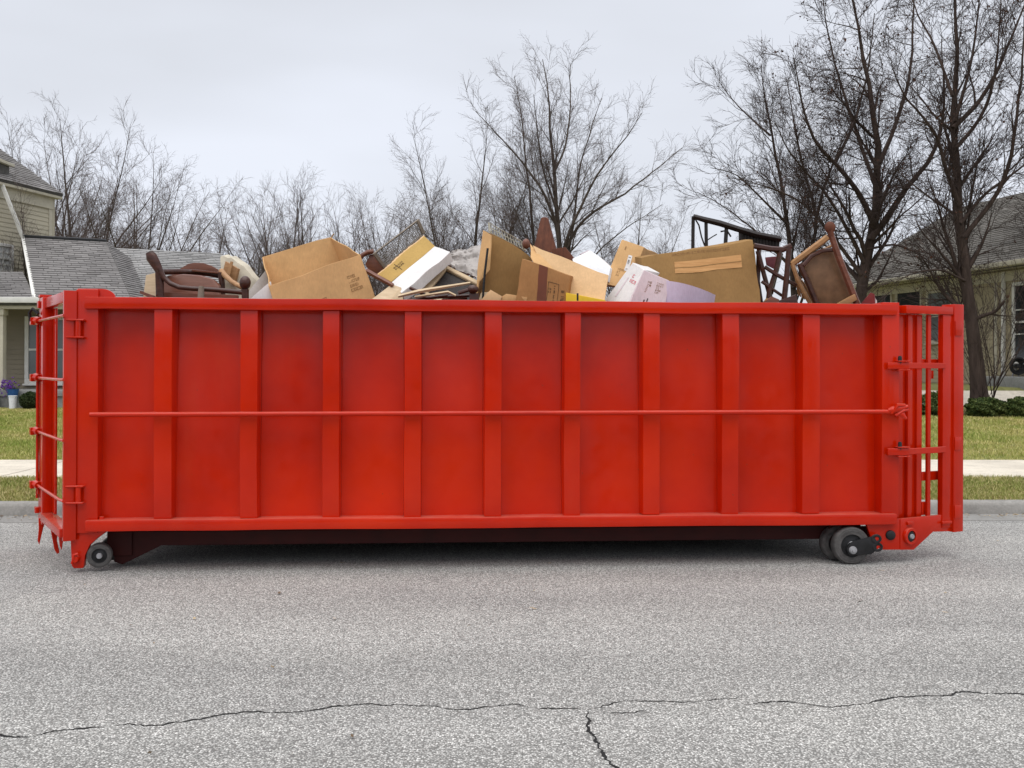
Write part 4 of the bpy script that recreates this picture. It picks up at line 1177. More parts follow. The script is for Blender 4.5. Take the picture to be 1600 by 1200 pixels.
# the gnarled tree before the low house roof
YO = 25.5; BO = base_at(1336, YO)
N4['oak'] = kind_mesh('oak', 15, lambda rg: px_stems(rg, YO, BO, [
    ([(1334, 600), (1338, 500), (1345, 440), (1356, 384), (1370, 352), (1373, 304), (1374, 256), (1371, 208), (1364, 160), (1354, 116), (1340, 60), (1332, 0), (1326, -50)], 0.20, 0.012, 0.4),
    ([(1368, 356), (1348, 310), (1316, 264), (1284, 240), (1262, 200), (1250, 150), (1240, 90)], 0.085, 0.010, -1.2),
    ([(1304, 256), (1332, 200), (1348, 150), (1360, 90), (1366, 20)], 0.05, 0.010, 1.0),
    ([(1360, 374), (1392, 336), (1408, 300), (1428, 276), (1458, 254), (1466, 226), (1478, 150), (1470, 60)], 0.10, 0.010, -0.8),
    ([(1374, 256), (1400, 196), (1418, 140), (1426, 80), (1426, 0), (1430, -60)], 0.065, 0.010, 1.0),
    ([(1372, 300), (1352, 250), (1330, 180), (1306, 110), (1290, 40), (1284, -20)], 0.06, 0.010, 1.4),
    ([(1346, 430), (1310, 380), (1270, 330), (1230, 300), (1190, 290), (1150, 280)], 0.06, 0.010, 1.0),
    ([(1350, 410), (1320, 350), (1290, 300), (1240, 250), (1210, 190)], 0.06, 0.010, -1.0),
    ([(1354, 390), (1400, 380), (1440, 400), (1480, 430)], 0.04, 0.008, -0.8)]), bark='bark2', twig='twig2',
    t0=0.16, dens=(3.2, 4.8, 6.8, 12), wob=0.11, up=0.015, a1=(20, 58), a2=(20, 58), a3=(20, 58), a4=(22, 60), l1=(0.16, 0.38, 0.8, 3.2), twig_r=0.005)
# the thick-trunked tree at the right
YB = 22.5; BB = base_at(1529, YB)
N4['oak2'] = kind_mesh('oak2', 16, lambda rg: px_stems(rg, YB, BB, [
    ([(1533, 662), (1529, 600), (1524, 540), (1514, 470), (1504, 400), (1498, 320), (1492, 240), (1488, 160), (1492, 100), (1493, 0), (1490, -80)], 0.185, 0.012, 0.3),
    ([(1498, 320), (1476, 260), (1464, 208), (1436, 176), (1404, 140), (1390, 90)], 0.06, 0.009, -1.0),
    ([(1489, 200), (1532, 160), (1556, 116), (1580, 60), (1604, 0), (1620, -60)], 0.06, 0.009, 0.8),
    ([(1506, 370), (1536, 332), (1564, 304), (1580, 248), (1592, 160), (1600, 60), (1606, -30)], 0.065, 0.009, -0.9),
    ([(1488, 150), (1460, 68), (1436, 30), (1414, -30)], 0.04, 0.009, 1.0),
    ([(1495, 230), (1532, 188), (1552, 140), (1560, 60), (1566, -20)], 0.05, 0.009, -0.6),
    ([(1500, 350), (1540, 300), (1600, 260), (1660, 200)], 0.045, 0.009, 1.2),
    ([(1520, 500), (1540, 492), (1556, 487), (1570, 470)], 0.05, 0.030, -0.3),
    ([(1510, 440), (1470, 420), (1430, 425), (1400, 440)], 0.035, 0.008, -0.6),
    ([(1492, 190), (1520, 90), (1530, 10), (1534, -60)], 0.045, 0.009, 0.9)]), bark='bark2', twig='twig2',
    t0=0.16, dens=(3.2, 4.8, 6.8, 12), wob=0.07, up=0.03, a1=(18, 50), a2=(18, 52), a3=(18, 54), a4=(20, 58), l1=(0.14, 0.36, 0.8, 3.2), twig_r=0.005)
# the slender dark tree left of them
YC_ = 30.0; BC_ = base_at(1245, YC_)
N4['dark'] = kind_mesh('dark', 18, lambda rg: px_stems(rg, YC_, BC_, [
    ([(1246, 600), (1240, 460), (1236, 380), (1228, 340), (1220, 280), (1204, 208), (1196, 140), (1188, 98)], 0.13, 0.010, 0.4),
    ([(1240, 450), (1280, 360), (1272, 312), (1252, 256), (1240, 190), (1232, 130)], 0.08, 0.010, 1.0),
    ([(1276, 340), (1288, 290), (1308, 240), (1336, 180)], 0.05, 0.010, -1.0),
    ([(1204, 212), (1172, 184), (1140, 152), (1124, 128)], 0.035, 0.008, 0.8),
    ([(1230, 350), (1190, 310), (1150, 270), (1110, 262)], 0.045, 0.008, -0.8),
    ([(1238, 420), (1180, 360), (1130, 320), (1090, 300)], 0.045, 0.008, 1.2)]), bark='bark2', twig='twig2',
    t0=0.18, dens=(3.3, 4.8, 6.8, 12), wob=0.08, up=0.025, a1=(18, 50), a2=(18, 52), l1=(0.2, 0.42, 0.8, 3.2), twig_r=0.005)
N4['shrub'] = kind_mesh('shrub', 17, [(0, (0.1, 0, 1), 1.2, 0.010, 0.3)] + [(0.02 + 0.05 * i, (0.55 * math.cos(q), 0.55 * math.sin(q), 1), 1.5, 0.006, 0.35) for i, q in enumerate([i * 0.8 for i in range(8)])],
          dens=(3.5, 5, 5, 5), wob=0.13, bark='bark2', twig='twig2', twig_r=0.0024, l1=(0.3, 0.6, 0.2, 1.0))
tree('fan2', 40, 46, 1.22, 0.4, 'bare slender tree behind the two-storey house roof at the far left')
tree('slim', 122, 42, 1.0, 2.0, 'bare tree with a straight trunk rising beside the two-storey house corner')
tree('fan', 216, 40, 0.93, 0.6, 'bare round-headed fan-shaped tree behind the pale grey roof')
tree('fan2', 398, 44, 0.90, 1.6, 'bare spreading tree above the pale roof end and the big open cardboard box')
tree('fan', 478, 50, 1.0, 3.3, 'bare fan-shaped tree right of the big open cardboard box')
tree('fan', 560, 54, 0.98, 5.0, 'low bare tree above the screen panel, left of the middle group')
tree('fan', 318, 52, 0.96, 2.2, 'bare tree behind the gap between the pale roof and the big open box')
tree('fan', 440, 62, 1.2, 4.0, 'far pale bare tree right above the big open box')
tree('fan', 605, 60, 1.14, 1.2, 'far pale bare tree above the yellow-brown flattened carton')
tree('fan2', 80, 58, 1.55, 2.4, 'far pale bare tree between the two trees beside the two-storey house')
tree('fan2', 650, 50, 1.0, 4.2, 'bare tree just left of the middle group, above the white board')
tree('slim', 728, 38, 0.90, 3.0, 'bare tree of medium height standing left of the tallest middle tree')
tree('tall', 876, YT, 0.965, 0.0, 'tallest bare many-stemmed tree in the middle, behind the heap')
tree('slim', 800, 42, 0.72, 1.0, 'small bare tree at the foot of the tallest middle tree')
tree('slim', 985, 44, 0.74, 2.6, 'bare tree right of the tallest middle tree, above the tilted brown box')
tree('fan2', 1075, 52, 0.74, 0.9, 'low bare tree in the gap between the middle and the right-hand trees')
tree('dark', 1245, YC_, 1.0, 0.0, 'bare dark tree at the left of the right-hand group, above the black chair frame')
tree('oak', 1336, YO, 1.0, 0.0, 'gnarled dark tree with low forking limbs in front of the low house roof')
tree('oak2', 1529, YB, 1.0, 0.0, 'big bare tree with a thick trunk in front of the low house wall')
tree('dark', 1690, 27, 1.1, 2.6, 'bare tree mostly cut off by the right edge of the picture')
tree('shrub', 1532, 22.35, 1.25, 0.3, 'leafless twiggy shrub at the foot of the thick trunk on the right', group=None, name='bare_shrub')
tree('shrub', 1556, 22.6, 2.0, 2.3, 'tall leafless shrub spreading right of the thick trunk', group=None, name='bare_shrub')
tree('slim', 46, 27.4, 0.52, 1.3, 'thin leafless sapling in front of the two-storey house wall', group=None, name='bare_sapling')
# dead leaves still hanging in the two nearest trees
for key, nl in (('oak', 900), ('oak2', 500)):
    tips = TREES[key][2]; rg = np.random.default_rng(5)
    nl = min(nl, len(tips)); idx = rg.choice(len(tips), nl, replace=False); c = tips[idx]
    c = np.repeat(c, 3, 0) + rg.normal(0, 0.03, (nl * 3, 3)); n = len(c)
    a = rg.normal(0, 0.022, (n, 3)); b = rg.normal(0, 0.022, (n, 3))
    V = np.stack([c, c + a, c + a + b, c + b], 1).reshape(-1, 3)
    me = np_mesh('dead_leaves', V, np.arange(4 * n).reshape(-1, 4), 4); me.materials.append(M['dead'])
    for r in [o for o in COL.objects if o.get('category') == 'tree' and any(ch.data == TREES[key][0] for ch in o.children)]:
        o = bpy.data.objects.new('dead_leaves', me); COL.objects.link(o); o.parent = r; o['kind'] = 'stuff'

# ---- clipped shrubs and small porch things
def leafy(name, c, rx, ry, rz, n, mat, label, seed, lump=0.14, size=0.03):
    rg = np.random.default_rng(seed)
    c = Vector(c); z = float(ground_h(c.x, c.y)); c.z = z
    r = root(name, c, label, 'shrub', 'clipped evergreen shrubs')
    d = nrm_(rg.normal(0, 1, (n, 3))); rad = rg.uniform(0.72, 1.0, n) ** 0.6
    lob = 1 + lump * np.sin(d[:, 0] * 6 + seed) * np.cos(d[:, 1] * 5 + 1.3 * seed) + lump * 0.6 * np.sin(d[:, 2] * 9 + d[:, 0] * 7)
    p = d * (rad * lob)[:, None] * np.array([rx, ry, rz]) + np.array([0, 0, rz * 0.92])
    p[:, 2] = np.maximum(p[:, 2], 0.02)
    a = nrm_(rg.normal(0, 1, (n, 3))) * size * rg.uniform(0.6, 1.3, (n, 1)); b = nrm_(np.cross(a, rg.normal(0, 1, (n, 3)))) * size * 0.6
    V = np.stack([p - a, p + b, p + a, p - b], 1).reshape(-1, 3)
    me = np_mesh('foliage', V, np.arange(4 * n).reshape(-1, 4), 4)
    o = link('foliage', me, mat, r)
    m = MB(); m.blob(c + Vector((0, 0, rz * 0.9)), rx * 0.66, ry * 0.66, rz * 0.72, n=10)
    m.build('inner_foliage', mat, r)
    m = MB()
    for k in range(4): m.tube([c + Vector((0, 0, -0.05)), c + Vector((rx * 0.4 * math.cos(k * 1.7), ry * 0.4 * math.sin(k * 1.7), rz))], 0.018, 5)
    m.build('stem', M['bark2'], r)
    return r
leafy('boxwood', W(48, 622, 22.6), 0.23, 0.23, 0.20, 5200, M['bush'], 'small round clipped boxwood in front of the porch', 1, 0.04, 0.02)
leafy('evergreen_shrub', W(1541, 642, 21.9), 0.44, 0.34, 0.21, 6500, M['hedge'], 'low wide evergreen shrub below the thick tree trunk', 2)
leafy('evergreen_shrub', W(1600, 642, 21.8), 0.42, 0.34, 0.22, 6500, M['hedge'], 'low evergreen shrub cut off by the right edge of the picture', 3)
leafy('evergreen_shrub', W(1462, 640, 22.0), 0.40, 0.32, 0.26, 4200, M['hedge'], 'low dark shrub glimpsed through the open frame of the dumpster', 4)
leafy('evergreen_shrub', W(1570, 628, 22.9), 0.55, 0.3, 0.13, 4200, M['bush'], 'long dark low shrub behind the two right-hand shrubs', 5)
# flower pot and bucket by the porch
c = W(20, 612, 22.95)
FP = root('flower_pot', Vector((c.x, 22.95, 0.5)), 'blue glazed pot with purple flowers beside the porch steps', 'flower pot')
m = MB(); m.lathe([(0.001, 0), (0.09, 0), (0.13, 0.20), (0.14, 0.22), (0.12, 0.22), (0.11, 0.18)], Vector((c.x, 22.95, W(20, 619, 22.95).z - 0.06)), (0, 0, 1), 18); m.build('pot', M['blue'], FP)
m = MB()
for k in range(70):
    q = Vector((c.x + random.gauss(-0.10, 0.11), 22.95 + random.gauss(0, 0.08), W(20, 603, 22.95).z + random.gauss(0.0, 0.07)))
    for j in range(3):
        m.blob(q + Vector((random.gauss(0, 0.015), random.gauss(0, 0.015), random.gauss(0, 0.015))), 0.016, 0.016, 0.010, n=6)
m.build('blossoms', M['purple'], FP)
m = MB()
for k in range(40):
    q = Vector((c.x + random.gauss(0, 0.02), 22.95, W(20, 614, 22.95).z)); m.tube([q, q + Vector((random.gauss(-0.10, 0.12), random.gauss(0, 0.08), random.uniform(0.1, 0.24)))], 0.005, 4)
m.build('stems', M['hedge'], FP)
c = W(20, 628, 22.6)
BK = root('bucket', Vector((c.x, 22.6, 0.5)), 'small white bucket on the ground before the porch', 'bucket')
m = MB(); m.lathe([(0.001, 0), (0.07, 0), (0.085, 0.28), (0.092, 0.28), (0.092, 0.30), (0.075, 0.30), (0.065, 0.02)], Vector((c.x, 22.6, 0.50)), (0, 0, 1), 18); m.build('pail', M['foam'], BK)
m = MB(); m.tube([Vector((c.x + 0.09 * math.cos(q), 22.6 - 0.05, 0.78 - 0.08 * math.sin(q))) for q in [i * math.pi / 8 for i in range(9)]], 0.005, 5); m.build('handle', M['steel'], BK)

# evergreens across the street, behind the photographer (mirrored in the paint)
rgE = np.random.default_rng(40); nE = 5200
tE = rgE.random(nE) ** 0.6; qE = rgE.uniform(0, 2 * np.pi, nE)
rE = (1 - tE) ** 0.7 * (0.55 + 0.45 * np.sqrt(rgE.random(nE))) * (1 + 0.25 * np.sin(tE * 26 + 2 * qE))
cE = np.stack([rE * np.cos(qE), rE * np.sin(qE), tE * 2.6 + 0.05], 1)
aE = nrm_(rgE.normal(0, 1, (nE, 3))) * 0.09; bE = nrm_(np.cross(aE, rgE.normal(0, 1, (nE, 3)))) * 0.05
meE = np_mesh('crown', np.stack([cE - aE, cE + bE, cE + aE, cE - bE], 1).reshape(-1, 3), np.arange(4 * nE).reshape(-1, 4), 4); meE.materials.append(M['bush'])
mbE = MB(); mbE.tube([(0, 0, -0.1), (0, 0, 1.2), (0, 0, 2.5)], [0.09, 0.07, 0.02], 8)
tkE = None
for i, (x, y, s) in enumerate(((-26, -30, 1.5), (-19, -27, 1.5), (-14.5, -29, 1.7), (-9, -28, 1.3), (-5.5, -30, 1.5), (-1.5, -27, 1.35), (2.5, -29, 1.65), (7, -28, 1.4), (10.5, -30, 1.4), (15, -27, 1.5), (20, -29, 1.7), (26, -28, 1.6))):
    r = root('evergreen_tree', Vector((x, y, 0.06)), 'dark evergreen tree across the street, out of view behind the photographer', 'tree', 'evergreens across the street')
    if tkE is None:
        for k in range(len(mbE.v)): mbE.v[k] = mbE.v[k] + Vector((x, y, 0.06))
        tkE = mbE.build('trunk', M['bark2'], r).data
    else:
        o = bpy.data.objects.new('trunk', tkE); COL.objects.link(o); o.parent = r
    o = bpy.data.objects.new('crown', meE); COL.objects.link(o); o.parent = r
    r.scale = (s * 1.5, s * 1.5, s * 1.25)
# ================================================================ THE HEAP
WARP = (0.014, 4.5, 3)
WARP_MATS = {M[k].name for k in ('card', 'card2', 'card4', 'card3', 'ply', 'white', 'pink', 'greybd', 'ink', 'ink2', 'redink', 'tape', 'strip', 'cloth')}
def Q(pts, Y, flat=True):
    """pixel corners -> points; Y one depth or one per corner"""
    ys = Y if isinstance(Y, (list, tuple)) else [Y] * len(pts)
    if min(b - (7.75 + 0.000322 * (a - 800) + 0.24) for (a, _), b in zip(pts, ys)) < 0:       # keep inside the body
        k = max(7.99 + 0.000322 * (a - 800) - b for (a, _), b in zip(pts, ys)); ys = [b + k for b in ys]
    q = [W(a, b, y) for (a, b), y in zip(pts, ys)]
    if len(q) == 4 and flat:                        # keep a board or a carton face flat
        n = (q[1] - q[0]).cross(q[2] - q[0])
        C = Vector((0, 0, H)); v = q[3] - C
        if abs(n.normalized().dot(v.normalized())) > 0.08:
            p = C + v * ((q[0] - C).dot(n) / v.dot(n))
            if abs(p.y - q[3].y) < 0.45: q[3] = p
    return q
def plane_pts(q):
    """(u, v) in 0..1 over the quad q (u along q0->q1, v along q0->q3) -> point just in front of it"""
    n = (q[1] - q[0]).cross(q[3] - q[0]).normalized()
    if n.y > 0: n = -n
    def f(u, v, h=0.003):
        return (q[0] * (1 - u) + q[1] * u) * (1 - v) + (q[3] * (1 - u) + q[2] * u) * v + n * h
    return f
def marks(q, rects, mat, parent, name='print', h=0.0025):
    f = plane_pts(q); m = MB()
    for (u0, u1, v0, v1) in rects:
        m.add([f(u0, v0, h), f(u1, v0, h), f(u1, v1, h), f(u0, v1, h)], [(0, 1, 2, 3)])
    return m.build(name, mat, parent, smooth=False)
def scribble(u0, u1, v0, v1, cols, rows, seed, across=True):
    """rows of small letter-like strokes"""
    rg = random.Random(seed); out = []
    du, dv = (u1 - u0) / cols, (v1 - v0) / rows
    for j in range(rows):
        k = rg.randint(int(cols * 0.6), cols)
        for i in range(k):
            a, b = u0 + i * du, v0 + j * dv
            t = rg.random(); w, h = du * 0.72, dv * 0.68
            s = 0.24
            if t < 0.85: out.append((a, a + w * s, b, b + h))
            if t > 0.2: out.append((a, a + w, b, b + h * 0.2))
            if t > 0.45: out.append((a, a + w, b + h * 0.8, b + h))
            if t < 0.4: out.append((a + w * 0.72, a + w, b, b + h))
            if 0.3 < t < 0.8: out.append((a, a + w * 0.8, b + h * 0.42, b + h * 0.58))
    return out
def outline(u0, u1, v0, v1, t=0.012, ar=1.0):
    return [(u0, u1, v0, v0 + t * ar), (u0, u1, v1 - t * ar, v1), (u0, u0 + t, v0, v1), (u1 - t, u1, v0, v1)]
def thing(name, pts, label, cat, group=None):
    xs = [p.x for p in pts]; ys = [p.y for p in pts]; zs = [p.z for p in pts]
    return root(name, Vector((sum(xs) / len(xs), sum(ys) / len(ys), min(zs))), label, cat, group)
BX = 'discarded boxes on the heap'; FU = 'discarded furniture on the heap'; BD = 'discarded boards on the heap'

# loose debris that fills the body and carries the rest
def pile(name, seed, n, mat, label, ztop, small):
    rg = random.Random(seed); m = MB()
    for k in range(n):
        x = rg.uniform(0.35, LEN - 0.55); y = rg.uniform(0.55, WD - 0.55)
        a, b, h = rg.uniform(0.07, small), rg.uniform(0.04, 0.14), rg.uniform(0.006, 0.03)
        e = Matrix.Rotation(rg.uniform(0, 6.28), 3, 'Z') @ Matrix.Rotation(rg.uniform(-0.7, 0.7), 3, 'X') @ Matrix.Rotation(rg.uniform(-0.4, 0.4), 3, 'Y')
        c = D(x, y, rg.uniform(1.35, ztop + 0.10 * math.sin(math.pi * (y - 0.3) / (WD - 0.6))))
        m.hexa([c + e @ Vector(v) for v in ((-a, -b, -h), (a, -b, -h), (a, b, -h), (-a, b, -h), (-a, -b, h), (a, -b, h), (a, b, h), (-a, b, h))])
    tag(m.build(name, mat, None, kind='stuff'), label, 'debris')
pile('wood_debris', 21, 420, M['rust'], 'dark broken wood scraps filling the dumpster under the furniture', 1.92, 0.26)
pile('card_debris', 22, 90, M['card2'], 'torn cardboard scraps scattered low between the boxes', 1.93, 0.2)

# 1 --- upturned armchair at the left end
Y0 = 8.15
AC = thing('armchair', [W(250, 480, Y0), W(380, 480, Y0)], 'overturned dark mahogany armchair with legs in the air at the left end of the heap', 'chair', FU)
m = MB(); m.tube(Q([(251, 500), (250, 460), (249, 424), (243, 412), (237, 402), (233, 394)], Y0), [0.034, 0.034, 0.034, 0.040, 0.046, 0.030], 10, 0.6); m.build('leg', M['mahog'], AC)
m = MB(); m.tube(Q([(384, 500), (383.5, 470), (383, 452)], Y0 - 0.1), [0.028, 0.028, 0.030], 10)
m.blob(W(383, 442, Y0 - 0.1), 0.046, 0.04, 0.056); m.build('leg', M['mahog'], AC)
m = MB(); m.tube(Q([(249, 420), (256, 434), (266, 443), (280, 449), (300, 451), (330, 452.5), (360, 455), (380, 457)], [Y0 - 0.02] * 3 + [Y0 - 0.06] * 3 + [Y0 - 0.1] * 2), [0.024, 0.021, 0.019, 0.019, 0.019, 0.019, 0.02, 0.02], 9); m.build('arm', M['mahog'], AC)
m = MB(); m.tube(Q([(249, 425), (275, 424.5), (305, 425), (330, 428), (349, 432)], [8.2, 8.4, 8.5, 8.5, 8.5]), 0.024, 9); m.build('back_rail', M['mahog'], AC)
m = MB(); m.prism(Q([(272, 425), (284, 418), (294, 412), (304, 410.5), (318, 411), (330, 415), (339, 420), (347, 430), (330, 428), (305, 426)], 8.56), (0, 0.03, 0)); m.build('crest_rail', M['mahog2'], AC, 0.006)
m = MB(); m.prism(Q([(299, 421), (345, 425), (345, 428), (300, 424)], 8.45), (0, 0.03, 0)); m.build('spindle', M['mahog2'], AC, 0.003)
m = MB(); m.prism(Q([(248, 436), (262, 431), (285, 429), (312, 431), (332, 437), (343, 447), (344, 470), (248, 470)], [8.3] * 6 + [8.25] * 2), (0.0, 0.05, 0.01)); m.build('seat', M['mahog2'], AC, 0.012)
m = MB(); m.prism(Q([(250, 456), (372, 461), (372, 485), (250, 485)], 8.22), (0, 0.03, 0)); m.build('apron', M['mahog2'], AC, 0.006)
m = MB(); m.tube(Q([(346, 424), (353, 432), (362, 440), (372, 446), (382, 450)], [8.5, 8.4, 8.3, 8.2, 8.1]), [0.026, 0.023, 0.02, 0.02, 0.02], 9); m.build('arm', M['oak'], AC)
m = MB(); m.tube(Q([(345, 426), (347, 445), (348, 490)], 8.45), 0.026, 8); m.build('leg', M['mahog'], AC)
m = MB(); m.tube(Q([(314, 500), (314, 460), (314.5, 447)], Y0 - 0.12), [0.028, 0.026, 0.020], 9); m.build('stretcher_end', M['framegrey'], AC)

# 2 --- torn cream cushion, grey boards beside it
o = MB(); pts = [(344, 400), (349, 398), (356, 402), (361, 401), (368, 408), (374, 412), (380, 416), (388, 425), (394, 432), (402, 440), (400, 480), (346, 480)]
o.prism(Q(pts, [8.75 - 0.01 * i for i in range(12)]), (0.02, 0.10, 0.02))
tag(o.build('torn_cushion', M['cloth'], None, 0.012), 'torn cream upholstered cushion between the overturned armchair and the open box', 'cushion', FU)
o = MB(); o.prism(Q([(352, 408), (372, 420), (366, 445), (346, 432)], 8.62), (0.01, 0.03, 0)); o.prism(Q([(352, 434), (360, 408), (364, 409), (357, 440)], 8.58), (0, 0.02, 0))
tag(o.build('wood_offcut', M['oak'], None, 0.003), 'light brown wood offcut stuck in front of the torn cream cushion', 'wood scrap', BD)
o = MB(); o.slab(Q([(366, 481), (418, 418), (424, 424), (424, 490)], [8.35, 8.7, 8.7, 8.35]), 0.02)
tag(o.build('grey_board', M['greybd'], None, 0.003), 'grey board leaning at the left side of the big open box', 'board', BD)
o = MB(); o.slab(Q([(384, 472), (422, 441), (430, 480), (384, 485)], 8.05), 0.012)
tag(o.build('white_sheet', M['white'], None, 0.002), 'small white sheet at the lower left corner of the big open box', 'board', BD)
o = MB(); o.slab(Q([(222, 478), (228, 430), (252, 424), (252, 478)], 8.9), 0.02)
tag(o.build('plywood_offcut', M['pale'], None, 0.003), 'pale plywood offcut behind the left leg of the overturned armchair', 'board', BD)
o = MB(); o.slab(Q([(190, 470), (240, 461), (248, 482), (196, 486)], 8.3), 0.02)
tag(o.build('brown_plank', M['mahog2'], None, 0.003), 'low brown plank at the far left of the heap', 'plank', BD)

# boxes
def open_box(name, fl, fr, br, bl, down, mat, label, th=0.008, inner=None):
    r = thing(name, [fl + down, fr + down], label, 'box', BX)
    c = (fl + fr + br + bl) / 4
    faces = {}
    for nm, (a, b) in (('front_wall', (fl, fr)), ('side_wall', (fr, br)), ('back_wall', (br, bl)), ('side_wall.001', (bl, fl))):
        q = [a, b, b + down, a + down]
        n = (b - a).cross(down).normalized()
        if n.dot(c - a) < 0: n = -n
        m = MB(); m.prism(q, n * th); faces[nm] = q
        m.build(nm.split('.')[0], mat, r, 0.002, 1)
    q = [p + down for p in (fl, fr, br, bl)]
    m = MB(); m.prism(q, -down.normalized() * th); m.build('bottom', mat, r)
    return r, faces
def solid_box(name, q, back, mats, label, bev=0.004, cat='box', group=BX):
    """closed carton: front quad q (points) and the vector to its back"""
    r = thing(name, q + [p + back for p in q], label, cat, group)
    m = MB(); m.prism(q, back); m.build('body', mats, r, bev)
    return r
# 4 --- big open carton
fl, fr, br, bl = W(420, 448, 7.98), W(563, 397, 8.12), W(518, 371, 8.72), W(410, 402, 8.66)
OB, fc = open_box('open_carton', fl, fr, br, bl, Vector((0.15, -0.02, -0.43)), M['card'], 'big open brown cardboard box tilted on its edge, second large thing from the left')
q = fc['front_wall']; q = [q[0], q[1], q[2], q[3]]
marks(q, scribble(0.78, 0.93, 0.28, 0.60, 9, 4, 1) , M['ink2'], OB, 'print')
marks(q, outline(0.36, 0.52, 0.50, 0.78, 0.006, 2.0) + scribble(0.37, 0.42, 0.54, 0.75, 2, 3, 2) + scribble(0.455, 0.51, 0.52, 0.75, 3, 5, 3) + [(0.44, 0.445, 0.5, 0.78)], M['ink2'], OB, 'print')
m = MB(); m.tube(Q([(519, 372), (521, 367), (523, 365)], 8.72), 0.006, 6); m.build('torn_tab', M['card2'], OB)

# 5 --- dark carved wood piece, 6 --- framed screen
o = MB(); o.prism(Q([(570, 413), (578, 398), (586, 397), (601, 418), (594, 432), (580, 430)], 8.9), (0.01, 0.06, 0)); o.tube(Q([(560, 408), (566, 399), (575, 394), (584, 393)], 8.88), 0.022, 8)
tag(o.build('chair_arm', M['mahog2'], None, 0.006), 'broken carved brown chair arm at the lower end of the framed wire screen', 'chair part', FU)
sq = Q([(583, 397), (655, 342), (665, 364), (600, 420)], [8.75, 8.9, 8.95, 8.8])
SCR = thing('wire_screen', sq, 'framed grey wire screen slanting up above the yellow carton flap', 'screen', FU)
def frame4(q, w, th, mat, parent, nm='frame_bar', bev=0.003):
    c = sum(q, Vector()) / 4
    for i in range(4):
        a, b = q[i], q[(i + 1) % 4]
        ia = a + (c - a).normalized() * w * 1.4; ib = b + (c - b).normalized() * w * 1.4
        m = MB(); m.slab([a, b, ib, ia], th); m.build(nm, mat, parent, bev, 1)
frame4(sq, 0.022, 0.025, M['framegrey'], SCR)
f = plane_pts(sq); m = MB()
for i in range(1, 26):
    u = i / 26; m.tube([f(u, 0.04, -0.012), f(u, 0.96, -0.012)], 0.0028, 3)
for i in range(1, 10):
    v = i / 10; m.tube([f(0.03, v, -0.012), f(0.97, v, -0.012)], 0.0028, 3)
m.build('wire_mesh', M['wire'], SCR, smooth=False, kind='stuff')

# 7 --- yellow-brown carton flap with white lining board
top = Q([(592, 430), (662, 367), (678, 384), (611, 441)], [8.4, 8.7, 8.55, 8.25])
CF = thing('flattened_carton', top, 'yellow-brown flattened carton with handwriting slanting up to the right', 'box', BX)
m = MB(); m.slab(top, 0.012); m.build('flap', M['card3'], CF, 0.002, 1)
f = plane_pts(top); m = MB()
us = [i / 40 for i in range(41)]
pl = [f(u, -0.045 - 0.05 * random.random(), 0.0) for u in us]
m.prism([f(0, 0.02, 0)] + pl + [f(1, 0.02, 0)], Vector((0, 0.006, 0))); m.build('torn_edge', M['ply'], CF)
marks(top, scribble(0.24, 0.52, 0.32, 0.62, 7, 2, 8) + [(0.30, 0.31, 0.15, 0.8)], M['ink'], CF)
wq = Q([(611, 441), (678, 384), (704, 393), (627, 458)], [8.22, 8.52, 8.35, 8.05])
WB = thing('white_carton', wq, 'flat white carton leaning below the yellow-brown flattened carton', 'box', BX)
m = MB(); m.slab(wq, 0.09); m.build('body', M['white'], WB, 0.003, 1)
m = MB(); m.slab(Q([(627, 459), (704, 393.5), (677, 428), (640, 470)], [8.06, 8.36, 8.5, 8.2]), 0.006); m.build('flap', M['pink'], WB)
o = MB(); o.tube(Q([(572, 423), (592, 434), (614, 446)], [8.2, 8.1, 8.05]), [0.022, 0.020, 0.018], 4)
tag(o.build('brown_stick', M['mahog2'], None, 0.003), 'brown wooden stick sloping down right of the big open box', 'wood scrap', BD)
o = MB(); o.slab(Q([(580, 468), (612, 444), (627, 449), (606, 474)], [7.9, 8.05, 8.05, 7.9]), 0.012); o.slab(Q([(606, 474), (627, 449), (631, 474)], [7.9, 8.05, 7.98]), 0.008)
tag(o.build('folded_card', M['pale'], None, 0.002, 1), 'small folded cream card standing on the rim right of the open box', 'card', BD)

# 9 --- empty picture frame / drawer front
pf = Q([(655, 457), (694, 412), (770, 449), (736, 492)], [8.2, 8.5, 8.35, 8.05])
PF = thing('picture_frame', pf, 'tilted pale wooden picture frame with a dark back, left of the tall brown flap', 'picture frame', FU)
frame4(pf, 0.05, 0.03, M['pale'], PF, 'frame_bar', 0.006)
m = MB(); m.slab([p + Vector((0, 0.035, 0)) for p in pf], 0.008); m.build('backing', M['wicker'], PF)
o = MB(); o.tube(Q([(622, 463), (655, 455), (735, 442)], [7.98, 8.0, 8.05]), [0.012, 0.016, 0.010], 4)
o.tube(Q([(648, 464), (700, 456), (712, 462)], 8.0), 0.010, 4)
tag(o.build('wood_lath', M['pale'], None), 'thin pale wood lath lying across the front of the picture frame', 'wood scrap', BD)
o = MB(); o.blob(W(739, 452, 7.98), 0.044, 0.036, 0.034); o.tube(Q([(716, 458), (732, 453)], 7.98), 0.016, 7); o.prism(Q([(733, 458), (748, 458), (748, 485), (734, 485)], 7.98), (0, 0.05, 0))
tag(o.build('broken_chair_leg', M['mahog'], None, 0.003), 'dark turned chair-leg knob beside the lower end of the thin black rod', 'chair part', FU)
o = MB()
for (a, b, c_, d_) in ((640, 450, 664, 460), (636, 470, 700, 462), (660, 466, 735, 462), (690, 470, 730, 466)):
    o.tube(Q([(a, b), (c_, d_)], 8.05), 0.014, 5)
tag(o.build('dark_sticks', M['mahog'], None, kind='stuff'), 'tangle of dark broken sticks low between white carton and picture frame', 'wood scrap')

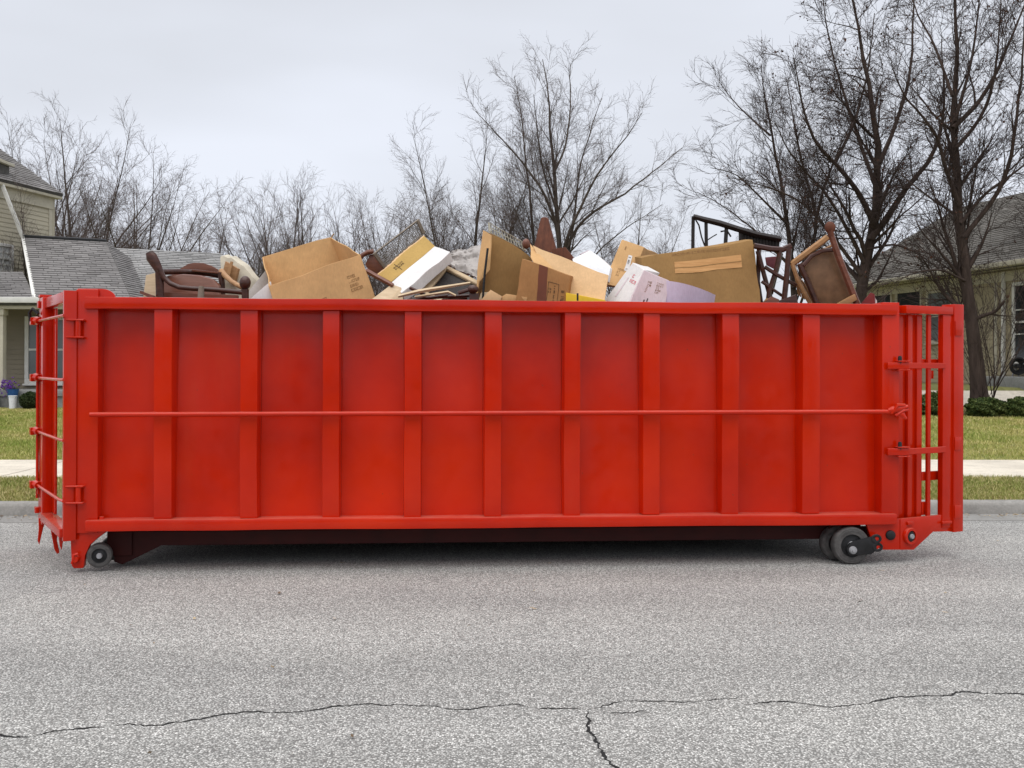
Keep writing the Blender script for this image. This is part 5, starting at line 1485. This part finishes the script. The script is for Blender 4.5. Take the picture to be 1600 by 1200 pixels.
# 11 --- crumpled grey-white padding
n = 18; V = []; Fc = []
cq = Q([(696, 412), (706, 392), (758, 379), (760, 440)], [8.8, 8.95, 8.95, 8.75]); f = plane_pts([cq[0], cq[1], cq[2], cq[3]])
rr = random.Random(4)
for j in range(n + 1):
    for i in range(n + 1):
        u, v = i / n, j / n
        V.append(f(u, v, 0.0) + Vector((0, -1, 0.3)) * (0.03 * math.sin(9 * u + 5 * v) * math.cos(7 * v - 3 * u) + rr.uniform(-0.016, 0.016)))
Fc = [(j * (n + 1) + i, j * (n + 1) + i + 1, (j + 1) * (n + 1) + i + 1, (j + 1) * (n + 1) + i) for j in range(n) for i in range(n)]
o = MB(); o.add(V, Fc); b0 = len(V); o.add([p + Vector((0.01, 0.09, -0.01)) for p in V], Fc)
ring = [i for i in range(n + 1)] + [j * (n + 1) + n for j in range(1, n + 1)] + [n * (n + 1) + i for i in range(n - 1, -1, -1)] + [j * (n + 1) for j in range(n - 1, 0, -1)]
o.f += [(ring[k], ring[(k + 1) % len(ring)], ring[(k + 1) % len(ring)] + b0, ring[k] + b0) for k in range(len(ring))]
tag(o.build('crumpled_padding', M['greybd'], None), 'crumpled grey-white padding wedged left of the tall brown flap', 'padding', BD)

# 12 --- tall carton flap, taped carton in front, rod
tf = Q([(756, 360), (832, 402), (836, 500), (744, 500)], [8.35, 8.45, 8.4, 8.2])
TF = thing('tall_carton', tf, 'tall dull brown open carton whose flap stands highest in the middle of the heap', 'box', BX)
n = 8; m = MB(); f = plane_pts(tf); V = []
for j in range(n + 1):
    for i in range(n + 1):
        u, v = i / n, j / n
        V.append(f(u, v, 0.05 * math.sin(math.pi * u) * (1 - v) - 0.03 * u))
Fc = [(j * (n + 1) + i, j * (n + 1) + i + 1, (j + 1) * (n + 1) + i + 1, (j + 1) * (n + 1) + i) for j in range(n) for i in range(n)]
m.add(V, Fc); m.add([p + Vector((0, 0.009, 0)) for p in V], Fc); m.build('flap', M['card2'], TF)
m = MB(); m.slab(Q([(756, 360), (768, 368), (765, 420), (748, 440), (742, 500), (746, 420)], [8.33, 8.25, 8.2, 8.15, 8.15, 8.3]), 0.008); m.build('side_flap', M['card'], TF)
m = MB(); m.slab(Q([(829, 381), (865, 421), (846, 430), (829, 402)], [8.5, 8.2, 8.15, 8.4]), 0.008); m.build('side_flap', M['card'], TF)
o = MB(); o.tube(Q([(762, 388), (757, 430), (752, 500)], 8.05), 0.0095, 7)
tag(o.build('black_rod', M['black'], None), 'thin black rod standing in front of the tall brown flap', 'rod')
tq = Q([(815, 405), (892, 431), (884, 490), (803, 490)], [7.95, 8.0, 7.95, 7.9])
TB = solid_box('taped_carton', tq, Vector((0.06, 0.3, 0.02)), M['card4'], 'brown carton closed with a dark tape stripe, in front of the pale plywood')
m = MB(); f = plane_pts(tq); m.add([f(0.36, 0, 0.002), f(0.53, 0, 0.002), f(0.60, 1, 0.002), f(0.42, 1, 0.002)], [(0, 1, 2, 3)]); m.build('tape', M['tape'], TB, smooth=False)
marks(tq, outline(0.58, 0.80, 0.28, 0.9, 0.008, 1.3) + scribble(0.60, 0.66, 0.34, 0.86, 1, 7, 31) + scribble(0.70, 0.77, 0.34, 0.80, 2, 4, 32), M['ink'], TB)
marks(tq, scribble(0.86, 0.95, 0.26, 0.80, 1, 7, 33), M['ink'], TB)
o = MB(); o.slab(Q([(770, 474), (790, 460), (824, 466), (822, 476)], 7.86), 0.01)
tag(o.build('card_scrap', M['card'], None, 0.002), 'small cardboard scrap on the rim left of the taped carton', 'card', BD)
o = MB(); o.slab(Q([(752, 470), (766, 452), (784, 464), (778, 480)], 7.9), 0.01)
tag(o.build('card_scrap', M['ply'], None, 0.002), 'small pale card on the rim beside the black rod', 'card', BD)

# 13 --- lattice frame behind
lq = Q([(763, 347), (818, 378), (822, 392), (764, 362)], [8.95, 9.0, 9.0, 8.95])
LF = thing('lattice_frame', lq, 'narrow white lattice window frame sloping down behind the tall brown flap', 'window frame', FU)
frame4(lq, 0.012, 0.02, M['cream'], LF)
f = plane_pts(lq); m = MB()
for i in range(1, 13): m.tube([f(i / 13, 0.05, -0.01), f(i / 13, 0.95, -0.01)], 0.003, 4)
m.tube([f(0.02, 0.5, -0.01), f(0.98, 0.5, -0.01)], 0.003, 4); m.build('lattice', M['cream'], LF)
o = MB(); o.blob(W(822, 381, 8.6), 0.034, 0.03, 0.044); o.tube(Q([(826, 380), (836, 396), (850, 410)], 8.6), 0.012, 7)
tag(o.build('turned_finial', M['mahog2'], None), 'turned brown finial at the top corner of the pale plywood', 'chair part', FU)
# 14 --- rust-brown tapered board
o = MB(); o.prism(Q([(845, 341), (847, 339.5), (853, 339.5), (856, 342), (870, 395), (832, 395)], [8.9, 8.9, 8.9, 8.9, 8.8, 8.8]), (0.01, 0.06, 0.01))
tag(o.build('tapered_board', M['rust'], None, 0.005), 'rust-brown tapered board sticking up behind the pale plywood', 'board', BD)
o = MB(); o.prism(Q([(862, 389), (883, 386), (896, 402), (900, 420), (866, 420)], 8.75), (0.01, 0.05, 0))
tag(o.build('dark_offcut', M['rust'], None, 0.004), 'dark brown offcut right of the tapered rust-brown board', 'wood scrap', BD)
# 15 --- pale plywood
pq = Q([(832, 382), (952, 430), (942, 490), (880, 490)], [8.4, 8.15, 8.0, 8.1])
o = MB(); o.slab(pq, 0.014)
pw = o.build('plywood_board', M['ply'], None, 0.003, 1); tag(pw, 'pale peach plywood board sloping down to the right across the middle', 'board', BD)
# 17 --- yellow crate
YC = solid_box('yellow_crate', Q([(884, 457), (946, 469), (946, 500), (884, 500)], 7.86), Vector((0.02, 0.12, 0)), M['plastic'], 'yellow plastic crate corner showing under the pale plywood', 0.006, 'crate')
m = MB(); m.box(0, 1, 0, 1, 0, 1, lambda x, y, z: W(901 + 3 * x, 470 - 12 * z, 7.84 + 0.012 * y)); m.build('clip', M['black'], YC, 0.002, 1)
# 18 --- white foam
FB = solid_box('foam_block', Q([(894, 404), (922, 391), (954, 418), (950, 440), (900, 440)], [8.7, 8.75, 8.6, 8.55, 8.6]), Vector((0.10, 0.22, -0.03)), M['foam'], 'white foam packing block behind the pale plywood', 0.008, 'foam block')
o = MB(); o.prism(Q([(905, 396), (918, 390), (926, 393), (920, 402)], 8.95), (0, 0.05, 0)); tag(o.build('pink_scrap', M['pink'], None, 0.004), 'small pink scrap behind the white foam block', 'scrap', BD)
# 19 --- tilted brown carton with label
q = Q([(971, 374), (1006, 387), (984, 452), (943, 444)], [8.75, 8.70, 8.55, 8.6])
TC = solid_box('tilted_carton', q, Vector((0.20, 0.42, -0.02)), M['card'], 'brown carton tilted up with a small white label, behind the white printed box')
marks(q, [(0.52, 0.68, 0.28, 0.62)], M['white'], TC, 'label_sticker', 0.002)
marks(q, scribble(0.55, 0.66, 0.32, 0.60, 1, 9, 41) , M['ink'], TC, 'print', 0.004)
marks(q, scribble(0.30, 0.55, 0.60, 0.80, 4, 3, 42) + [(0.28, 0.32, 0.12, 0.2)], M['ink2'], TC)
# 20 --- white printed box
wf = Q([(987, 411), (1006, 421), (970, 500), (930, 490)], [8.22, 8.10, 8.06, 8.12])
pf2 = Q([(1006, 421), (1046, 438), (1036, 500), (972, 500)], [8.10, 8.16, 8.12, 8.06])
WP = thing('printed_box', wf + pf2, 'white and pale pink printed box leaning forward at the rim', 'box', BX)
m = MB(); m.prism([wf[0], wf[1], wf[2], wf[3]], Vector((0.16, 0.24, 0.0))); m.build('white_side', M['white'], WP, 0.003, 1)
m = MB(); m.slab(pf2, 0.20); m.build('pink_side', M['pink'], WP, 0.003, 1)
marks(wf, scribble(0.50, 0.92, 0.16, 0.34, 3, 2, 51), M['redink'], WP)
marks(wf, [(0.30, 0.36, 0.25, 0.62), (0.10, 0.9, 0.72, 0.735), (0.2, 0.9, 0.77, 0.785)], M['pink'], WP)
marks(pf2, scribble(0.30, 0.52, 0.16, 0.42, 3, 4, 52) + scribble(0.60, 0.85, 0.14, 0.40, 4, 5, 53), M['ink2'], WP)
marks(pf2, [(0.36, 0.40, 0.56, 0.78), (0.34, 0.40, 0.75, 0.78), (0.45, 0.48, 0.52, 0.72), (0.48, 0.56, 0.60, 0.63), (0.54, 0.56, 0.60, 0.72)] + scribble(0.60, 0.95, 0.62, 0.72, 6, 1, 54), M['ink'], WP)
# 21 --- lavender curved sheet
n = 14; V = []
for j in range(5):
    for i in range(n + 1):
        u, v = i / n, j / 4
        px = 1034 + (1118 - 1034) * u; py = 438 + 5 * u + 18 * u * u
        V.append(W(px - 8 * v, py + 50 * v, 8.14 + 0.12 * (2 * u - 0.5) ** 2))
Fc = [(j * (n + 1) + i, j * (n + 1) + i + 1, (j + 1) * (n + 1) + i + 1, (j + 1) * (n + 1) + i) for j in range(4) for i in range(n)]
o = MB(); o.add(V, Fc); o.add([p + Vector((0, 0.005, 0)) for p in V], Fc)
tag(o.build('curved_sheet', M['lav'], None), 'curved lavender sheet standing on the rim right of the printed box', 'sheet', BD)
# 22 --- big flat carton
fq = Q([(1001, 402), (1177, 375), (1192, 500), (1010, 500)], [8.47, 8.57, 8.42, 8.32])
FC = solid_box('flat_carton', fq, Vector((-0.03, 0.17, 0.015)), M['card2'], 'big flat brown carton with an orange wood-coloured strip, right of the middle', 0.005)
marks(fq, [(0.285, 0.872, 0.155, 0.325)], M['strip'], FC, 'label_strip', 0.003)
marks(fq, [(0.285, 0.872, 0.24, 0.25)], M['card2'], FC, 'strip_line', 0.005)
marks(fq, scribble(0.27, 0.88, 0.03, 0.08, 26, 1, 61), M['ink2'], FC)
marks(fq, outline(0.52, 0.80, 0.92, 0.99, 0.004, 1.0), M['ink'], FC)
# 23 --- black wicker bench frame
BC = thing('wicker_chair', Q([(1083, 400), (1220, 400)], 8.9), 'black wicker chair frame lying behind the big flat carton, highest on the right', 'chair', FU)
m = MB(); m.tube(Q([(1083, 338), (1100, 343), (1125, 349), (1150, 357), (1180, 366), (1221, 374)], 8.85), [0.022, 0.026, 0.028, 0.028, 0.028, 0.026], 4); m.build('top_rail', M['wicker'], BC, 0.004)
for (a, b, c_, d_, r_) in ((1083, 338, 1082, 420, 0.016), (1103, 346, 1104, 420, 0.016), (1135, 356, 1131, 420, 0.018), (1157, 360, 1158, 420, 0.018)):
    m = MB(); m.tube(Q([(a, b), (c_, d_)], 8.87), r_, 5); m.build('post', M['wicker'], BC)
m = MB(); m.tube(Q([(1085, 340), (1092, 352), (1096, 370), (1101, 384)], 8.87), 0.007, 5); m.tube(Q([(1126, 362), (1136, 360), (1142, 370)], 8.87), 0.008, 5); m.tube(Q([(1104, 376), (1113, 370), (1120, 366)], 8.9), 0.005, 4); m.build('loose_cane', M['wicker'], BC)
m = MB(); m.slab(Q([(1158, 362), (1219, 374), (1217, 391), (1158, 378)], 8.87), 0.03); m.build('back_panel', M['wicker'], BC, 0.003)
m = MB()
for i in range(12): m.tube(Q([(1160 + i * 4.8, 364 + i * 0.9), (1160 + i * 4.8, 377 + i * 1.05)], 8.862), 0.006, 5)
m.build('woven_strand', M['wicker'], BC, kind='stuff')
m = MB(); m.tube(Q([(1160, 379), (1190, 385), (1216, 392)], 8.86), 0.02, 5); m.build('lower_rail', M['wicker'], BC)
# 24 --- dark chair with crossed legs
XC = thing('crossed_chair', Q([(1185, 480), (1235, 480)], 8.5), 'dark brown upended chair with crossed legs between the flat carton and the leather chair', 'chair', FU)
for nm, pts, r_, y in (('seat_rail', [(1178, 384), (1205, 389), (1223, 390), (1236, 384)], 0.024, 8.5), ('leg', [(1220, 388), (1212, 425), (1202, 455), (1199, 480)], 0.021, 8.5), ('leg', [(1233, 388), (1230, 425), (1224, 480)], 0.024, 8.45),
                       ('leg', [(1184, 392), (1194, 430), (1208, 480)], 0.020, 8.55), ('leg', [(1186, 388), (1184, 440), (1190, 480)], 0.02, 8.6), ('brace', [(1195, 417), (1215, 430), (1244, 446)], 0.017, 8.48), ('brace', [(1190, 440), (1222, 462)], 0.013, 8.5), ('brace', [(1222, 396), (1206, 460)], 0.010, 8.55)):
    m = MB(); m.tube(Q(pts, y), r_, 6); m.build(nm, M['mahog'], XC)
o = MB(); o.slab(Q([(1196, 402), (1218, 400), (1217, 424), (1198, 414)], 8.75), 0.02); tag(o.build('maroon_rag', M['pinkcloth'], None, 0.004), 'maroon rag hanging inside the crossed-leg chair', 'rag')
# 25 --- leather-seated chair
LC = thing('leather_chair', Q([(1265, 475), (1340, 475)], 8.5), 'upended brown wooden chair with a leather seat at the right end of the heap', 'chair', FU)
m = MB(); m.tube(Q([(1237, 413), (1265, 392), (1294, 370)], [8.45, 8.4, 8.35]), [0.026, 0.028, 0.026], 6); m.build('back_post', M['oak'], LC)
m = MB(); m.blob(W(1297, 355.5, 8.34), 0.046, 0.03, 0.05); m.tube(Q([(1297, 358), (1299, 370)], 8.34), 0.026, 8); m.build('finial', M['rust'], LC)
m = MB(); m.tube(Q([(1299, 368), (1310, 400), (1324, 436), (1341, 480)], 8.34), [0.026, 0.028, 0.028, 0.03], 6); m.build('back_post', M['mahog2'], LC)
m = MB(); m.tube(Q([(1238, 412), (1246, 436), (1270, 482)], 8.42), [0.018, 0.018, 0.018], 6); m.build('leg', M['oak'], LC)
m = MB(); m.tube(Q([(1249, 412), (1262, 440), (1283, 490)], 8.36), [0.024, 0.024, 0.024], 6); m.build('leg', M['mahog'], LC)
sq_ = Q([(1256, 416), (1270, 401), (1285, 394), (1302, 391), (1332, 466), (1300, 480), (1282, 480)], 8.40)
m = MB(); m.prism(sq_, Vector((0.01, 0.06, 0.01))); m.build('leather_seat', M['leather'], LC, 0.015)
m = MB(); m.tube(Q([(1255, 415), (1268, 400), (1284, 392), (1303, 390)], 8.36), 0.017, 6); m.build('seat_rail', M['mahog'], LC)
m = MB(); m.tube(Q([(1256, 412), (1275, 396), (1300, 384)], 8.42), 0.012, 5); m.build('seat_rail', M['oak'], LC)
m = MB(); m.slab(Q([(1295, 482), (1336, 459), (1340, 468), (1310, 486)], 8.3), 0.05); m.build('front_rail', M['oak'], LC, 0.006)
o = MB()
for k in range(9):
    a = 1240 + k * 2.2; o.tube(Q([(a, 420 + k * 3), (a + 8 + k, 462 + k * 2)], 8.52), 0.006, 4)
tag(o.build('gold_slivers', M['oak'], None, kind='stuff'), 'splintered golden wood slivers beside the leather chair', 'wood scrap')
# 26 --- small red box, planks
RX = solid_box('red_box', Q([(1342, 478), (1360, 457), (1366, 459), (1368, 480)], 8.2), Vector((0.04, 0.10, 0.0)), M['redbox'], 'small dark red box with a white flap at the right end of the rim')
m = MB(); m.slab(Q([(1360, 457), (1365, 459), (1371, 468), (1371, 480), (1366, 480)], [8.18, 8.18, 8.1, 8.1, 8.14]), 0.006); m.build('flap', M['white'], RX)
o = MB(); o.slab(Q([(1180, 482), (1206, 463), (1218, 468), (1215, 486)], 8.15), 0.03)
tag(o.build('brown_plank', M['mahog2'], None, 0.004), 'short brown plank on the rim below the crossed-leg chair', 'plank', BD)
o = MB(); o.slab(Q([(1216, 470), (1244, 460), (1250, 484), (1218, 486)], 8.35), 0.03)
tag(o.build('dark_plank', M['mahog'], None, 0.004), 'short dark plank between the crossed-leg chair and the leather chair', 'plank', BD)
